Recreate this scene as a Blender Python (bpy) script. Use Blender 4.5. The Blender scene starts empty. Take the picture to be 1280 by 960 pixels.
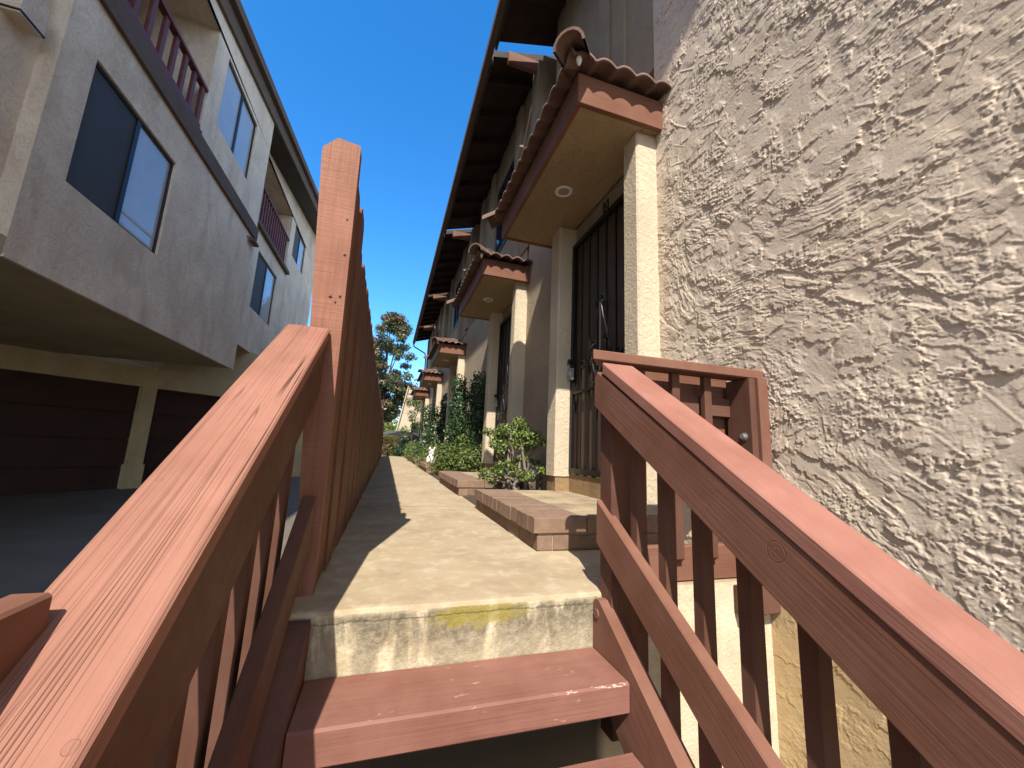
import bpy, math, random
import numpy as np
from mathutils import Vector, Matrix
random.seed(7); rng = np.random.default_rng(7)
S = bpy.context.scene; C = S.collection
R = math.radians

# ------------------------------------------------------------------ helpers
class MB:
    def __init__(s): s.v=[]; s.f=[]; s.uv=[]
    def face(s, pts, uvs=None):
        i=len(s.v); s.v += [tuple(p) for p in pts]; s.f.append(tuple(range(i,i+len(pts))))
        if uvs is None:
            p=[Vector(q) for q in pts]; n=(p[1]-p[0]).cross(p[2]-p[0])
            a=max(range(3), key=lambda k: abs(n[k])); k=[j for j in range(3) if j!=a]
            uvs=[(q[k[0]],q[k[1]]) for q in p]
        s.uv += list(uvs)
    def box(s, a, b):
        x0,y0,z0=[min(p,q) for p,q in zip(a,b)]; x1,y1,z1=[max(p,q) for p,q in zip(a,b)]
        s.face([(x0,y0,z0),(x0,y1,z0),(x1,y1,z0),(x1,y0,z0)]); s.face([(x0,y0,z1),(x1,y0,z1),(x1,y1,z1),(x0,y1,z1)])
        s.face([(x0,y0,z0),(x1,y0,z0),(x1,y0,z1),(x0,y0,z1)]); s.face([(x1,y1,z0),(x0,y1,z0),(x0,y1,z1),(x1,y1,z1)])
        s.face([(x0,y1,z0),(x0,y0,z0),(x0,y0,z1),(x0,y1,z1)]); s.face([(x1,y0,z0),(x1,y1,z0),(x1,y1,z1),(x1,y0,z1)])
        return s
    def board(s, p0, p1, up, w, t, c=.004, n0=None, n1=None):
        """timber from p0 to p1 (centre line): w across, t along 'up'; chamfered edges; n0/n1 = end cut normals"""
        p0=Vector(p0); p1=Vector(p1); d=(p1-p0).normalized(); up=Vector(up); up=(up-d*up.dot(d)).normalized(); sd=d.cross(up)
        a=w/2; b=t/2
        prof=[(a,-b+c),(a,b-c),(a-c,b),(-a+c,b),(-a,b-c),(-a,-b+c),(-a+c,-b),(a-c,-b)]
        n0=Vector(n0) if n0 else d; n1=Vector(n1) if n1 else d
        def ring(p,n):
            out=[]
            for (q,r) in prof:
                o=p+sd*q+up*r; out.append(o+d*((p-o).dot(n)/d.dot(n)))
            return out
        A=ring(p0,n0); B=ring(p1,n1)
        ru=random.random()*7; rv=random.random()*7; acc=0
        for i in range(8):
            j=(i+1)%8; L=(Vector(prof[i])-Vector(prof[j])).length
            s.face([A[i],A[j],B[j],B[i]],[(ru+A[i].dot(d),rv+acc),(ru+A[j].dot(d),rv+acc+L),(ru+B[j].dot(d),rv+acc+L),(ru+B[i].dot(d),rv+acc)]); acc+=L
        s.face(A[::-1],[(ru+x*.3,rv+y) for x,y in prof[::-1]]); s.face(B,[(ru+x*.3,rv+y) for x,y in prof]); return s
    def tube(s, pts, r, n=8, r1=None, caps=True):
        pts=[Vector(p) for p in pts]; rings=[]
        m=len(pts)
        for i,p in enumerate(pts):
            d=(pts[min(i+1,m-1)]-pts[max(i-1,0)]).normalized()
            u=d.cross(Vector((0.13,.31,.94)));
            if u.length<.05: u=d.cross(Vector((1,0,0)))
            u.normalize(); w=d.cross(u); rr=r if r1 is None else r+(r1-r)*i/(m-1)
            rings.append([p+(u*math.cos(k*2*math.pi/n)+w*math.sin(k*2*math.pi/n))*rr for k in range(n)])
        for A,B in zip(rings,rings[1:]):
            for k in range(n):
                j=(k+1)%n; s.face([A[k],A[j],B[j],B[k]])
        if caps: s.face(rings[0][::-1]); s.face(rings[-1])
        return s
    def lathe(s, c, prof, n=20, axis=2):
        c=Vector(c)
        def P(r,h,k):
            a=k*2*math.pi/n; q=[r*math.cos(a),r*math.sin(a),h]
            if axis==0: q=[q[2],q[0],q[1]]
            if axis==1: q=[q[0],q[2],q[1]]
            return c+Vector(q)
        for (r0,h0),(r1,h1) in zip(prof,prof[1:]):
            for k in range(n):
                s.face([P(r0,h0,k),P(r0,h0,k+1),P(r1,h1,k+1),P(r1,h1,k)])
        return s

ROOT={}
def link(name, me, mat, parent, off):
    o=bpy.data.objects.new(name, me); C.objects.link(o)
    if mat is not None: me.materials.append(mat)
    if parent is not None: o.parent=parent; ROOT[o]=ROOT[parent]
    else: ROOT[o]=Vector((0,0,0))
    return o
def obj(name, mb, mat, parent=None, smooth=False, merge=False):
    off=ROOT[parent] if parent is not None else Vector((0,0,0))
    me=bpy.data.meshes.new(name)
    me.from_pydata([tuple(Vector(v)-off) for v in mb.v],[],mb.f)
    l=me.uv_layers.new(name='UVMap'); l.data.foreach_set('uv',np.array(mb.uv,dtype=np.float32).ravel())
    if merge or smooth:
        import bmesh
        b=bmesh.new(); b.from_mesh(me); bmesh.ops.remove_doubles(b,verts=b.verts,dist=1e-5); bmesh.ops.recalc_face_normals(b,faces=b.faces); b.to_mesh(me); b.free()
    if smooth: me.polygons.foreach_set('use_smooth',[True]*len(me.polygons))
    me.update()
    return link(name,me,mat,parent,off)
def npobj(name, V, F, mat, parent=None, smooth=True):
    off=np.array(ROOT[parent]) if parent is not None else np.zeros(3)
    V=np.asarray(V,dtype=np.float64)-off; F=np.asarray(F,dtype=np.int32); k=F.shape[1]
    me=bpy.data.meshes.new(name); me.vertices.add(len(V)); me.vertices.foreach_set('co',V.astype(np.float32).ravel())
    me.loops.add(F.size); me.loops.foreach_set('vertex_index',F.ravel())
    me.polygons.add(len(F)); me.polygons.foreach_set('loop_start',np.arange(0,F.size,k,dtype=np.int32))
    me.polygons.foreach_set('use_smooth',np.full(len(F),smooth)); me.update(calc_edges=True); me.validate()
    return link(name,me,mat,parent,off)
def thing(name,label,cat,loc=(0,0,0),group=None):
    o=bpy.data.objects.new(name,None); C.objects.link(o); o.location=loc; o.empty_display_size=.1
    ROOT[o]=Vector(loc); return tag(o,label,cat,group)
def tag(o,label,cat,group=None):
    o['label']=label; o['category']=cat
    if group: o['group']=group
    return o
def structure(name,mb,mat):
    o=obj(name,mb,mat); o['kind']='structure'; return o

# ------------------------------------------------------------------ materials
class NT:
    def __init__(s,name):
        s.m=bpy.data.materials.new(name); s.m.use_nodes=True; s.t=s.m.node_tree; s.t.nodes.clear()
        s.out=s.n('ShaderNodeOutputMaterial'); s.b=s.n('ShaderNodeBsdfPrincipled'); s.l(s.b.outputs[0],s.out.inputs[0])
    def n(s,t,**k):
        x=s.t.nodes.new(t)
        for a,b in k.items(): setattr(x,a,b)
        return x
    def l(s,a,b): s.t.links.new(a,b)
    def pos(s): return s.n('ShaderNodeNewGeometry').outputs['Position']
    def uv(s): return s.n('ShaderNodeTexCoord').outputs['UV']
    def map(s,src,scale=(1,1,1),rot=(0,0,0),loc=(0,0,0)):
        m=s.n('ShaderNodeMapping'); s.l(src,m.inputs[0]); m.inputs['Scale'].default_value=scale; m.inputs['Rotation'].default_value=rot; m.inputs['Location'].default_value=loc; return m.outputs[0]
    def noise(s,src,scale,detail=4,rough=.55,dist=0,d='3D'):
        n=s.n('ShaderNodeTexNoise'); n.noise_dimensions=d; s.l(src,n.inputs['Vector']); n.inputs['Scale'].default_value=scale; n.inputs['Detail'].default_value=detail; n.inputs['Roughness'].default_value=rough; n.inputs['Distortion'].default_value=dist; return n.outputs['Fac']
    def ramp(s,src,stops,interp='LINEAR'):
        r=s.n('ShaderNodeValToRGB'); s.l(src,r.inputs[0]); e=r.color_ramp.elements; r.color_ramp.interpolation=interp
        while len(e)<len(stops): e.new(.5)
        for q,(p,c) in zip(e,stops):
            q.position=p; q.color=(c,c,c,1) if isinstance(c,(int,float)) else (*c,1)
        return r.outputs[0]
    def mix(s,f,a,b,mode='MIX'):
        m=s.n('ShaderNodeMix',data_type='RGBA',blend_type=mode)
        for i,x in ((0,f),(6,a),(7,b)):
            if isinstance(x,(int,float)): m.inputs[i].default_value=x if i==0 else (x,x,x,1)
            elif isinstance(x,tuple): m.inputs[i].default_value=(*x,1)
            else: s.l(x,m.inputs[i])
        return m.outputs[2]
    def math(s,op,a,b=None,c=None):
        m=s.n('ShaderNodeMath',operation=op)
        for i,x in enumerate((a,b,c)):
            if x is None: continue
            if isinstance(x,(int,float)): m.inputs[i].default_value=x
            else: s.l(x,m.inputs[i])
        return m.outputs[0]
    def sep(s,src):
        x=s.n('ShaderNodeSeparateXYZ'); s.l(src,x.inputs[0]); return x.outputs
    def col(s,c):
        if isinstance(c,tuple): s.b.inputs['Base Color'].default_value=(*c,1)
        else: s.l(c,s.b.inputs['Base Color'])
    def rough(s,v):
        if isinstance(v,(int,float)): s.b.inputs['Roughness'].default_value=v
        else: s.l(v,s.b.inputs['Roughness'])
    def bump(s,h,strength=.5,dist=.01,prev=None):
        b=s.n('ShaderNodeBump'); s.l(h,b.inputs['Height']); b.inputs['Strength'].default_value=strength; b.inputs['Distance'].default_value=dist
        if prev is not None: s.l(prev,b.inputs['Normal'])
        s.l(b.outputs[0],s.b.inputs['Normal']); return b.outputs[0]

def mul(c,k): return tuple(x*k for x in c)
def wood(name,base,grain=.5,crack=.35,fade=.35,chips=0,fig=1.0,spec=.16,lines=0,knots=(),nails=(),edge=None,saw=0):
    m=NT(name); uv=m.uv()
    f=m.noise(m.map(uv,(3,110,1)),1,5,.6,.3,'2D')
    g=m.noise(m.map(uv,(.9,26,1)),1,4,.6,.5*fig,'2D')
    b=m.noise(m.pos(),3.2,4,.6)
    b2=m.noise(m.pos(),26,3,.6)
    c=m.mix(m.ramp(b,[(.35,0),(.68,1)]),mul(base,.86),tuple(x*(1+.2*fade)+.05*fade for x in base))
    c=m.mix(m.math('MULTIPLY',m.ramp(b2,[(.45,0),(.75,1)]),.22*fade),c,tuple(min(1,x*1.15+.06) for x in base))
    c=m.mix(m.math('MULTIPLY',m.ramp(f,[(.35,1),(.6,0)]),.42*grain),c,mul(base,.5))
    c=m.mix(m.math('MULTIPLY',m.ramp(g,[(.40,1),(.52,0)]),.30*grain),c,mul(base,.6))
    h=m.math('ADD',m.math('MULTIPLY',f,.7),m.math('MULTIPLY',g,.5))
    if crack:
        k=m.noise(m.map(uv,(.8,62,1),loc=(3.1,8.7,0)),1,3,.55,.6,'2D')
        k2=m.noise(m.map(uv,(1.2,7,1)),1,2,.5,0,'2D')
        km=m.math('MULTIPLY',m.ramp(k,[(.66,0),(.70,1)]),m.ramp(k2,[(.45,0),(.6,1)]))
        c=m.mix(m.math('MULTIPLY',km,min(1,crack*2)),c,mul(base,.16))
        h=m.math('SUBTRACT',h,m.math('MULTIPLY',km,1.4*crack))
    if lines:
        n1=m.noise(m.map(uv,(.45,46,1),loc=(1.7,2.3,0)),1,2,.5,.25,'2D'); ab=m.math('ABSOLUTE',m.math('SUBTRACT',n1,.5))
        wd=m.ramp(m.noise(m.map(uv,(1.5,9,1),loc=(5,1,0)),1,3,.6,0,'2D'),[(.36,0),(.62,1)])
        ln=m.math('MULTIPLY',m.ramp(ab,[(.0,1),(.006,.75),(.011,0)]),wd)
        n2=m.noise(m.map(uv,(.6,85,1),loc=(9.7,4.3,0)),1,2,.5,.25,'2D'); l2=m.math('MULTIPLY',m.ramp(m.math('ABSOLUTE',m.math('SUBTRACT',n2,.5)),[(0,1),(.035,0)]),.45)
        ln=m.math('MAXIMUM',ln,l2)
        c=m.mix(m.math('MULTIPLY',ln,lines),c,mul(base,.22)); h=m.math('SUBTRACT',h,m.math('MULTIPLY',ln,.9*lines))
    if saw:
        sn=m.noise(m.map(uv,(170,5,1)),1,3,.6,.3,'2D'); c=m.mix(m.math('MULTIPLY',m.ramp(sn,[(.38,1),(.6,0)]),saw*.35),c,mul(base,.6)); h=m.math('ADD',h,m.math('MULTIPLY',sn,saw))
    def dist(q):
        vm=m.n('ShaderNodeVectorMath',operation='DISTANCE'); m.l(m.pos(),vm.inputs[0]); vm.inputs[1].default_value=q; return vm.outputs['Value']
    for q,rr in knots:
        dd=m.math('DIVIDE',m.math('ADD',dist(q),m.math('MULTIPLY',m.math('SUBTRACT',b2,.5),rr*.35)),rr)
        rg=m.ramp(dd,[(0,.35),(.3,.15),(.55,.3),(.86,.1),(.95,1),(1.0,.0)]) if True else None
        kk=m.ramp(dd,[(0,.5),(.25,.2),(.5,.35),(.84,.15),(.93,.9),(.999,0)]); c=m.mix(m.math('MULTIPLY',kk,.5),c,mul(base,.45)); h=m.math('SUBTRACT',h,m.math('MULTIPLY',kk,.8))
    for q,rr in nails:
        c=m.mix(m.ramp(m.math('DIVIDE',dist(q),rr),[(.6,1),(1,0)]),c,(.02,.012,.01))
    if edge:
        x,y,z=m.sep(m.pos()); yy,zz=edge
        ey=m.math('SUBTRACT',y,yy); ez=m.math('SUBTRACT',z,zz); ed=m.math('SQRT',m.math('ADD',m.math('MULTIPLY',ey,ey),m.math('MULTIPLY',ez,ez)))
        nx=m.noise(m.map(m.pos(),(9,30,30)),1,4,.7,.3); lim=m.math('MULTIPLY',m.ramp(nx,[(.52,0),(.70,1)]),.015)
        em=m.math('GREATER_THAN',lim,m.math('ADD',ed,.0035)); c=m.mix(m.math('MULTIPLY',em,.8),c,(.46,.35,.28))
    # knots
    v=m.n('ShaderNodeTexVoronoi'); v.voronoi_dimensions='2D'; m.l(m.map(uv,(2.3,7,1)),v.inputs['Vector']); v.inputs['Scale'].default_value=1
    kn=m.ramp(v.outputs['Distance'],[(.055,1),(.09,0)])
    c=m.mix(m.math('MULTIPLY',kn,.3*grain),c,mul(base,.4))
    if chips:
        q=m.noise(m.map(uv,(14,40,1)),1,5,.65,.2,'2D'); q2=m.noise(m.pos(),6,2)
        ch=m.math('MULTIPLY',m.ramp(q,[(.665,0),(.68,1)]),m.ramp(q2,[(.5,0),(.6,1)]))
        c=m.mix(m.math('MULTIPLY',ch,chips),c,(.55,.42,.34))
    m.col(c); m.rough(m.ramp(b2,[(.3,.55),(.8,.75)])); m.b.inputs['Specular IOR Level'].default_value=spec
    m.bump(h,.35+.35*grain,.003); return m.m
def stucco(name,base,scale=1.0,strength=.6,dirt=.3,dirtcol=None,var=.25,dist=.012):
    m=NT(name); p=m.pos()
    a=m.noise(p,7*scale,6,.62,1.6); g=m.noise(p,90,4,.7); big=m.noise(p,1.1,5,.62,.4)
    p2=m.map(p,(1.0,1.0,.35)); st=m.noise(p2,2.6,5,.65,.5)
    led=m.ramp(a,[(.40,0),(.425,.35),(.50,.4),(.515,.7),(.60,.75),(.615,1)])
    c=m.mix(m.ramp(big,[(.3,0),(.72,1)]),mul(base,1-var),mul(base,1+var*.55))
    c=m.mix(m.math('MULTIPLY',m.ramp(st,[(.5,0),(.72,1)]),dirt),c,dirtcol or mul(base,.45))
    c=m.mix(m.math('MULTIPLY',m.ramp(g,[(.35,1),(.55,0)]),.16),c,mul(base,.6))
    crevice_shade=m.ramp(a,[(.392,0),(.41,1),(.43,0),(.495,0),(.508,1),(.525,0)]); c=m.mix(m.math('MULTIPLY',crevice_shade,.3),c,mul(base,.42))  # crevice shading along the trowel ledges, painted into the colour
    m.col(c); m.rough(.9); m.b.inputs['Specular IOR Level'].default_value=.15
    h=m.math('ADD',led,m.math('MULTIPLY',g,.22)); m.bump(h,strength,dist); return m.m
def plain(name,c,rough=.6,metal=0,spec=.4,var=.15,scale=9,bump=0):
    m=NT(name); n=m.noise(m.pos(),scale,5,.6)
    m.col(m.mix(m.ramp(n,[(.3,0),(.7,1)]),mul(c,1-var),tuple(min(1,x*(1+var)) for x in c))); m.rough(rough); m.b.inputs['Metallic'].default_value=metal; m.b.inputs['Specular IOR Level'].default_value=spec
    if bump: m.bump(m.noise(m.pos(),scale*8,4,.6),bump,.004)
    return m.m
def leaf(name,c,var=.5,trans=.25,red=None):
    m=NT(name); oi=m.n('ShaderNodeNewGeometry'); r=oi.outputs['Random Per Island']
    n=m.noise(m.pos(),3.5,3)
    stops=[(0,mul(c,1-var)),(.55,c),(1,(min(1,c[0]*(1+var*1.3)),min(1,c[1]*(1+var)),c[2]))]
    cc=m.ramp(r,stops)
    if red: cc=m.mix(m.math('MULTIPLY',m.ramp(m.noise(m.pos(),1.4,3),[(.42,0),(.6,1)]),m.ramp(r,[(.45,0),(.5,1)])),cc,red)
    cc=m.mix(m.ramp(n,[(.3,0),(.7,.35)]),cc,mul(c,.6))
    m.col(cc); m.rough(.42); m.b.inputs['Specular IOR Level'].default_value=.45
    t=m.n('ShaderNodeBsdfTranslucent'); m.l(cc,t.inputs[0]); x=m.n('ShaderNodeMixShader'); x.inputs[0].default_value=trans
    m.l(m.b.outputs[0],x.inputs[1]); m.l(t.outputs[0],x.inputs[2]); m.l(x.outputs[0],m.out.inputs[0]); return m.m

RED=(.42,.145,.090)
M_cap=wood('faded red rail paint',(.285,.130,.090),.3,.5,.3,lines=.85,knots=(((-.253,.514,.222),.007),((-.359,.824,.436),.006)))
M_capr=wood('right cap paint',(.285,.125,.094),.12,.06,.45,lines=.12,knots=(((.93,.70,.456),.010),((.88,1.1,.715),.008)))
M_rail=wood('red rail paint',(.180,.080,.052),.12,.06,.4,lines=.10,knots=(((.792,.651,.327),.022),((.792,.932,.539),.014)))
M_rail_shade=wood('red rail paint with shade in colour',(.115,.050,.033),.2,.06,.3,lines=.1)  # same rail paint made darker: shade put into the colour
M_tread=wood('purple red tread paint',(.215,.094,.068),.2,.10,.4,chips=.35,lines=.2,edge=(1.165,-.181))
M_post=wood('rough sawn red post',(.285,.122,.078),.5,.3,.4,fig=2,lines=.35,saw=.8,nails=(((-.229,1.547,1.377),.006),((-.222,1.547,1.229),.007),((-.254,1.547,1.053),.008),((-.221,1.547,1.059),.007),((-.235,1.547,1.034),.006)))
M_fence=wood('brown red fence stain',(.165,.070,.036),.6,.2,.4)
M_fascia=wood('brown fascia paint',(.185,.080,.048),.5,.2,.4)
M_eave=wood('dark eave paint',(.042,.027,.022),.3,.1,.3)

M_wall=None
def make_lace():
    m=NT('lace stucco'); p=m.pos(); z=m.sep(p)[2]
    big=m.noise(p,1.3,5,.6,.5); g=m.noise(p,130,4,.7); mid=m.noise(p,14,4,.6)
    up=m.mix(m.ramp(big,[(.32,0),(.7,1)]),(.575,.478,.385),(.64,.545,.45))
    up=m.mix(m.math('MULTIPLY',m.ramp(m.noise(p,2.3,4,.6),[(.5,0),(.75,1)]),.3),up,(.50,.40,.27))
    lo=m.mix(m.ramp(mid,[(.3,0),(.7,1)]),(.52,.37,.20),(.62,.46,.27))  # yellower lower wall: bounce light painted into the colour
    zz=m.math('ADD',z,m.math('MULTIPLY',m.math('SUBTRACT',big,.5),.25))
    c=m.mix(m.ramp(zz,[(0,1),(.02,0)]) if False else m.ramp(m.math('ADD',zz,.5),[(.42,1),(.56,0)]),up,lo)
    c=m.mix(m.math('MULTIPLY',m.ramp(g,[(.36,1),(.55,0)]),.18),c,(.25,.18,.12))
    m.col(c); m.rough(.92); m.b.inputs['Specular IOR Level'].default_value=.12
    m.bump(m.math('ADD',m.math('MULTIPLY',g,.5),m.math('MULTIPLY',m.noise(p,320,3,.7),.35)),.55,.0035); return m.m
M_lace=make_lace()
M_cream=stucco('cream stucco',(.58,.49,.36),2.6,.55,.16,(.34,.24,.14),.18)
M_taupe_shade=stucco('taupe stucco with painted shade',(.40,.32,.235),2.4,.7,.25,(.22,.16,.10),.2)  # darker copy of the house stucco, porch shade painted into it
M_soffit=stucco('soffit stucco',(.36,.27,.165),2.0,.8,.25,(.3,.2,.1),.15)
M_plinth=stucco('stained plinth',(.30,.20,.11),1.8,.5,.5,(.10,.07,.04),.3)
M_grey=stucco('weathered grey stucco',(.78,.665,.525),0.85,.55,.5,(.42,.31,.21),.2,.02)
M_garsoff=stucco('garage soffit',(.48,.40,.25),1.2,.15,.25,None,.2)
M_trim=plain('brown grey trim',(.125,.09,.07),.8,var=.12,scale=4,spec=.12)
M_maroon=plain('maroon rail',(.13,.036,.032),.6,var=.2)
M_garage=plain('dark maroon garage door',(.032,.013,.011),.6,var=.3,scale=3)
M_tile=None
def make_tile():
    m=NT('clay barrel tile'); p=m.pos(); n=m.noise(p,7,5,.6); g=m.noise(p,60,4,.6)
    c=m.mix(m.ramp(n,[(.3,0),(.7,1)]),(.10,.058,.045),(.19,.11,.085)); c=m.mix(m.math('MULTIPLY',m.ramp(g,[(.55,0),(.75,1)]),.4),c,(.32,.26,.22))
    m.col(c); m.rough(.85); m.bump(g,.3,.004); return m.m
M_tile=make_tile()
M_black=plain('black iron',(.012,.011,.011),.42,.4,.5,var=.3,scale=30)
M_doorskin=plain('tan door behind screen',(.078,.050,.034),.55,var=.12,scale=6)
M_white=plain('white enamel',(.72,.70,.66),.4,var=.06)
M_lens=plain('dull lamp lens',(.30,.27,.24),.3,var=.05)
M_steel=plain('galvanised steel',(.42,.44,.45),.4,.7,var=.15,scale=40)
M_frame=plain('dark window frame',(.022,.022,.026),.45,.2,var=.1)
M_screen=plain('charcoal insect screen',(.055,.06,.068),.75,var=.12,scale=2)
def make_glass(name,c,r=.04):
    m=NT(name); n=m.noise(m.pos(),1.4,3); m.col(m.mix(m.ramp(n,[(.3,0),(.7,1)]),mul(c,.9),mul(c,1.12))); m.rough(r); m.b.inputs['Specular IOR Level'].default_value=.8; m.b.inputs['IOR'].default_value=1.6
    m.bump(m.noise(m.pos(),1.8,2),.03,.02); return m.m
M_glass=make_glass('window glass',(.42,.43,.45)); M_glassd=make_glass('dark glass',(.02,.024,.03))
M_blind=plain('white blind',(.5,.53,.58),.6,var=.05)

def make_path():
    m=NT('tan concrete'); p=m.pos(); x,y,z=m.sep(p)
    a=m.noise(p,1.6,6,.62,.4); b=m.noise(p,11,5,.6,.3); g=m.noise(p,160,3,.7); y2=m.noise(m.map(p,(3.2,9,3)),1,5,.6,.8)
    c=m.mix(m.ramp(a,[(.3,0),(.7,1)]),(.31,.235,.145),(.42,.338,.225)); c=m.mix(m.math('MULTIPLY',m.ramp(y2,[(.48,0),(.72,1)]),  .42),c,(.26,.19,.115))
    c=m.mix(m.math('MULTIPLY',m.ramp(b,[(.5,0),(.72,1)]),.5),c,(.55,.48,.37)); c=m.mix(m.math('MULTIPLY',m.ramp(m.noise(p,4.5,6,.7,.8),[(.5,0),(.7,1)]),.45),c,(.21,.16,.10)); c=m.mix(m.math('MULTIPLY',m.ramp(g,[(.3,1),(.5,0)]),.3),c,(.18,.135,.085))
    # control joints
    jy=m.math('PINGPONG',m.math('ADD',y,-7.0+2*1.7*10),1.7); j=m.ramp(jy,[(.004,1),(.011,0)]); jw=m.math('MULTIPLY',j,m.ramp(y,[(.0,0),(.01,1)]))
    c=m.mix(m.math('MULTIPLY',jw,.75),c,(.08,.055,.03))
    # front edge: worn pale nose
    nose=m.math('MULTIPLY',m.ramp(m.math('SUBTRACT',y,1.40),[(.0,1),(.05,0)]),m.ramp(m.math('ADD',b,0),[(.35,0),(.6,1)])); c=m.mix(m.math('MULTIPLY',nose,.25),c,(.60,.50,.36))
    m.col(c); m.rough(.88); m.b.inputs['Specular IOR Level'].default_value=.2; m.bump(m.math('ADD',m.math('MULTIPLY',b,.7),m.math('MULTIPLY',g,.4)),.5,.004); return m.m
M_path=make_path()
def make_riser():
    m=NT('stained concrete riser'); p=m.pos(); x,y,z=m.sep(p)
    g=m.noise(p,75,5,.7); a=m.noise(m.map(p,(7.5,1,2.3)),1,5,.6,.5); b=m.noise(p,9,5,.65,.5); sp=m.noise(p,38,5,.75)
    c=m.mix(m.ramp(b,[(.35,0),(.65,1)]),(.46,.37,.23),(.66,.57,.41))
    dk=m.math('ADD',m.math('MULTIPLY',m.ramp(a,[(.34,0),(.56,1)]),1.15),m.math('MULTIPLY',m.math('SUBTRACT',sp,.5),1.6))
    zt=m.ramp(m.math('ADD',z,.3),[(.04,.25),(.22,.9),(.275,1),(.292,.15)])
    dk=m.math('MULTIPLY',m.ramp(dk,[(.08,0),(.62,1)]),zt)
    tread_shade=m.ramp(m.math('ADD',z,.5),[(.29,1),(.32,0)])
    c=m.mix(m.math('MULTIPLY',dk,.9),c,m.mix(m.ramp(sp,[(.40,0),(.60,1)]),(.05,.042,.026),(.23,.19,.125)))
    # moss patch under the nose
    dx=m.math('DIVIDE',m.math('SUBTRACT',x,.37),.20); dz=m.math('DIVIDE',m.math('ADD',z,.045),.042); d2=m.math('ADD',m.math('MULTIPLY',dx,dx),m.math('MULTIPLY',dz,dz))
    ms=m.math('ADD',d2,m.math('MULTIPLY',m.math('SUBTRACT',m.noise(p,22,5,.7),.5),3.2)); c=m.mix(m.math('MULTIPLY',m.ramp(ms,[(.35,1),(1.0,0)]),.8),c,(.27,.22,.035))
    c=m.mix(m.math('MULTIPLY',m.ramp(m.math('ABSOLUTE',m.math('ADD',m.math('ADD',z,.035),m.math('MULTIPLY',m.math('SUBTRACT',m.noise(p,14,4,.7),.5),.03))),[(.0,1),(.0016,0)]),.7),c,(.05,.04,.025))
    c=m.mix(m.math('MULTIPLY',tread_shade,.95),c,(.085,.066,.042))  # shade under the top tread, painted as a dark lower zone
    # pale clean concrete where the side return passes under the guard panel
    c=m.mix(m.math('MULTIPLY',m.ramp(x,[(.80,0),(.84,1)]),.85),c,m.mix(m.ramp(b,[(.3,0),(.7,1)]),(.56,.46,.31),(.70,.62,.46)))
    m.col(c); m.rough(.9); m.bump(m.math('ADD',g,m.math('MULTIPLY',b,.8)),.75,.006); return m.m
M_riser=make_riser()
def make_brick():
    m=NT('worn red brick'); p=m.pos(); oi=m.n('ShaderNodeNewGeometry').outputs['Random Per Island']
    n=m.noise(p,18,5,.65); g=m.noise(p,110,3,.7)
    c=m.ramp(oi,[(0,(.15,.09,.058)),(.5,(.205,.127,.083)),(1,(.18,.117,.084))]); c=m.mix(m.math('MULTIPLY',m.ramp(n,[(.45,0),(.7,1)]),.4),c,(.32,.225,.155)); c=m.mix(m.math('MULTIPLY',m.ramp(g,[(.3,1),(.5,0)]),.3),c,(.12,.06,.04))
    m.col(c); m.rough(.88); m.bump(m.math('ADD',n,m.math('MULTIPLY',g,.5)),.5,.004); return m.m
M_brick=make_brick()
M_landing=plain('stained landing concrete',(.30,.235,.15),.9,var=.35,scale=5,bump=.3)
M_mortar=plain('mortar',(.33,.26,.19),.95,var=.25,scale=20,bump=.4)
def make_ground():
    m=NT('asphalt and dust'); p=m.pos(); n=m.noise(p,1.2,6,.65,.3); g=m.noise(p,120,3,.7)
    c=m.mix(m.ramp(n,[(.3,0),(.7,1)]),(.085,.072,.055),(.135,.115,.09)); c=m.mix(m.math('MULTIPLY',m.ramp(g,[(.5,0),(.7,1)]),.3),c,(.13,.12,.11)); m.col(c); m.rough(.9); m.bump(g,.4,.004); return m.m
M_ground=make_ground()
M_soil=plain('planting soil',(.06,.042,.028),.95,var=.4,scale=22,bump=.8)
M_street=plain('street concrete',(.30,.27,.22),.9,var=.15,scale=3)
M_bark=plain('grey bark',(.24,.195,.155),.9,var=.35,scale=25,bump=.6)
M_barkd=plain('dark bark',(.09,.065,.048),.9,var=.35,scale=15,bump=.6)

# ------------------------------------------------------------------ ground, path
g=MB(); g.face([(-400,-60,-.73),(400,-60,-.73),(400,900,-.73),(-400,900,-.73)]); structure('ground',g,M_ground)
d=MB()   # driveway: ramps up gently beside the garages
d.face([(-14,-8,-.724),(-.30,-8,-.724),(-.30,8,-.70),(-14,8,-.70)]); d.face([(-14,8,-.70),(-.30,8,-.70),(-.30,24,-.1),(-14,24,-.1)]); structure('driveway',d,M_ground)
PX0,PX1,PY0,PY1=-.275,1.66,1.40,22.0
p=MB(); r=.012
n=40
xs=[PX0+(PX1-PX0)*i/n for i in range(n+1)]
p.face([(PX0,PY0+r,0),(PX1,PY0+r,0),(PX1,PY1,0),(PX0,PY1,0)])
p.face([(PX0,PY0,-r),(PX1,PY0,-r),(PX1,PY0+r*.3,-r*.3),(PX0,PY0+r*.3,-r*.3)]); p.face([(PX0,PY0+r*.3,-r*.3),(PX1,PY0+r*.3,-r*.3),(PX1,PY0+r,0),(PX0,PY0+r,0)])
p.face([(PX0,PY1,-.73),(PX0,PY0,-.73),(PX0,PY0,0),(PX0,PY1,0)]); structure('path',p,M_path)
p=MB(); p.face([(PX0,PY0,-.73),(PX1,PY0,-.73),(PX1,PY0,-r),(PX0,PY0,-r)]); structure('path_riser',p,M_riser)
st=MB(); st.box((-30,22.004,-.6),(60,120,-.02)); structure('street',st,M_street)
so=MB()
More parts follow.
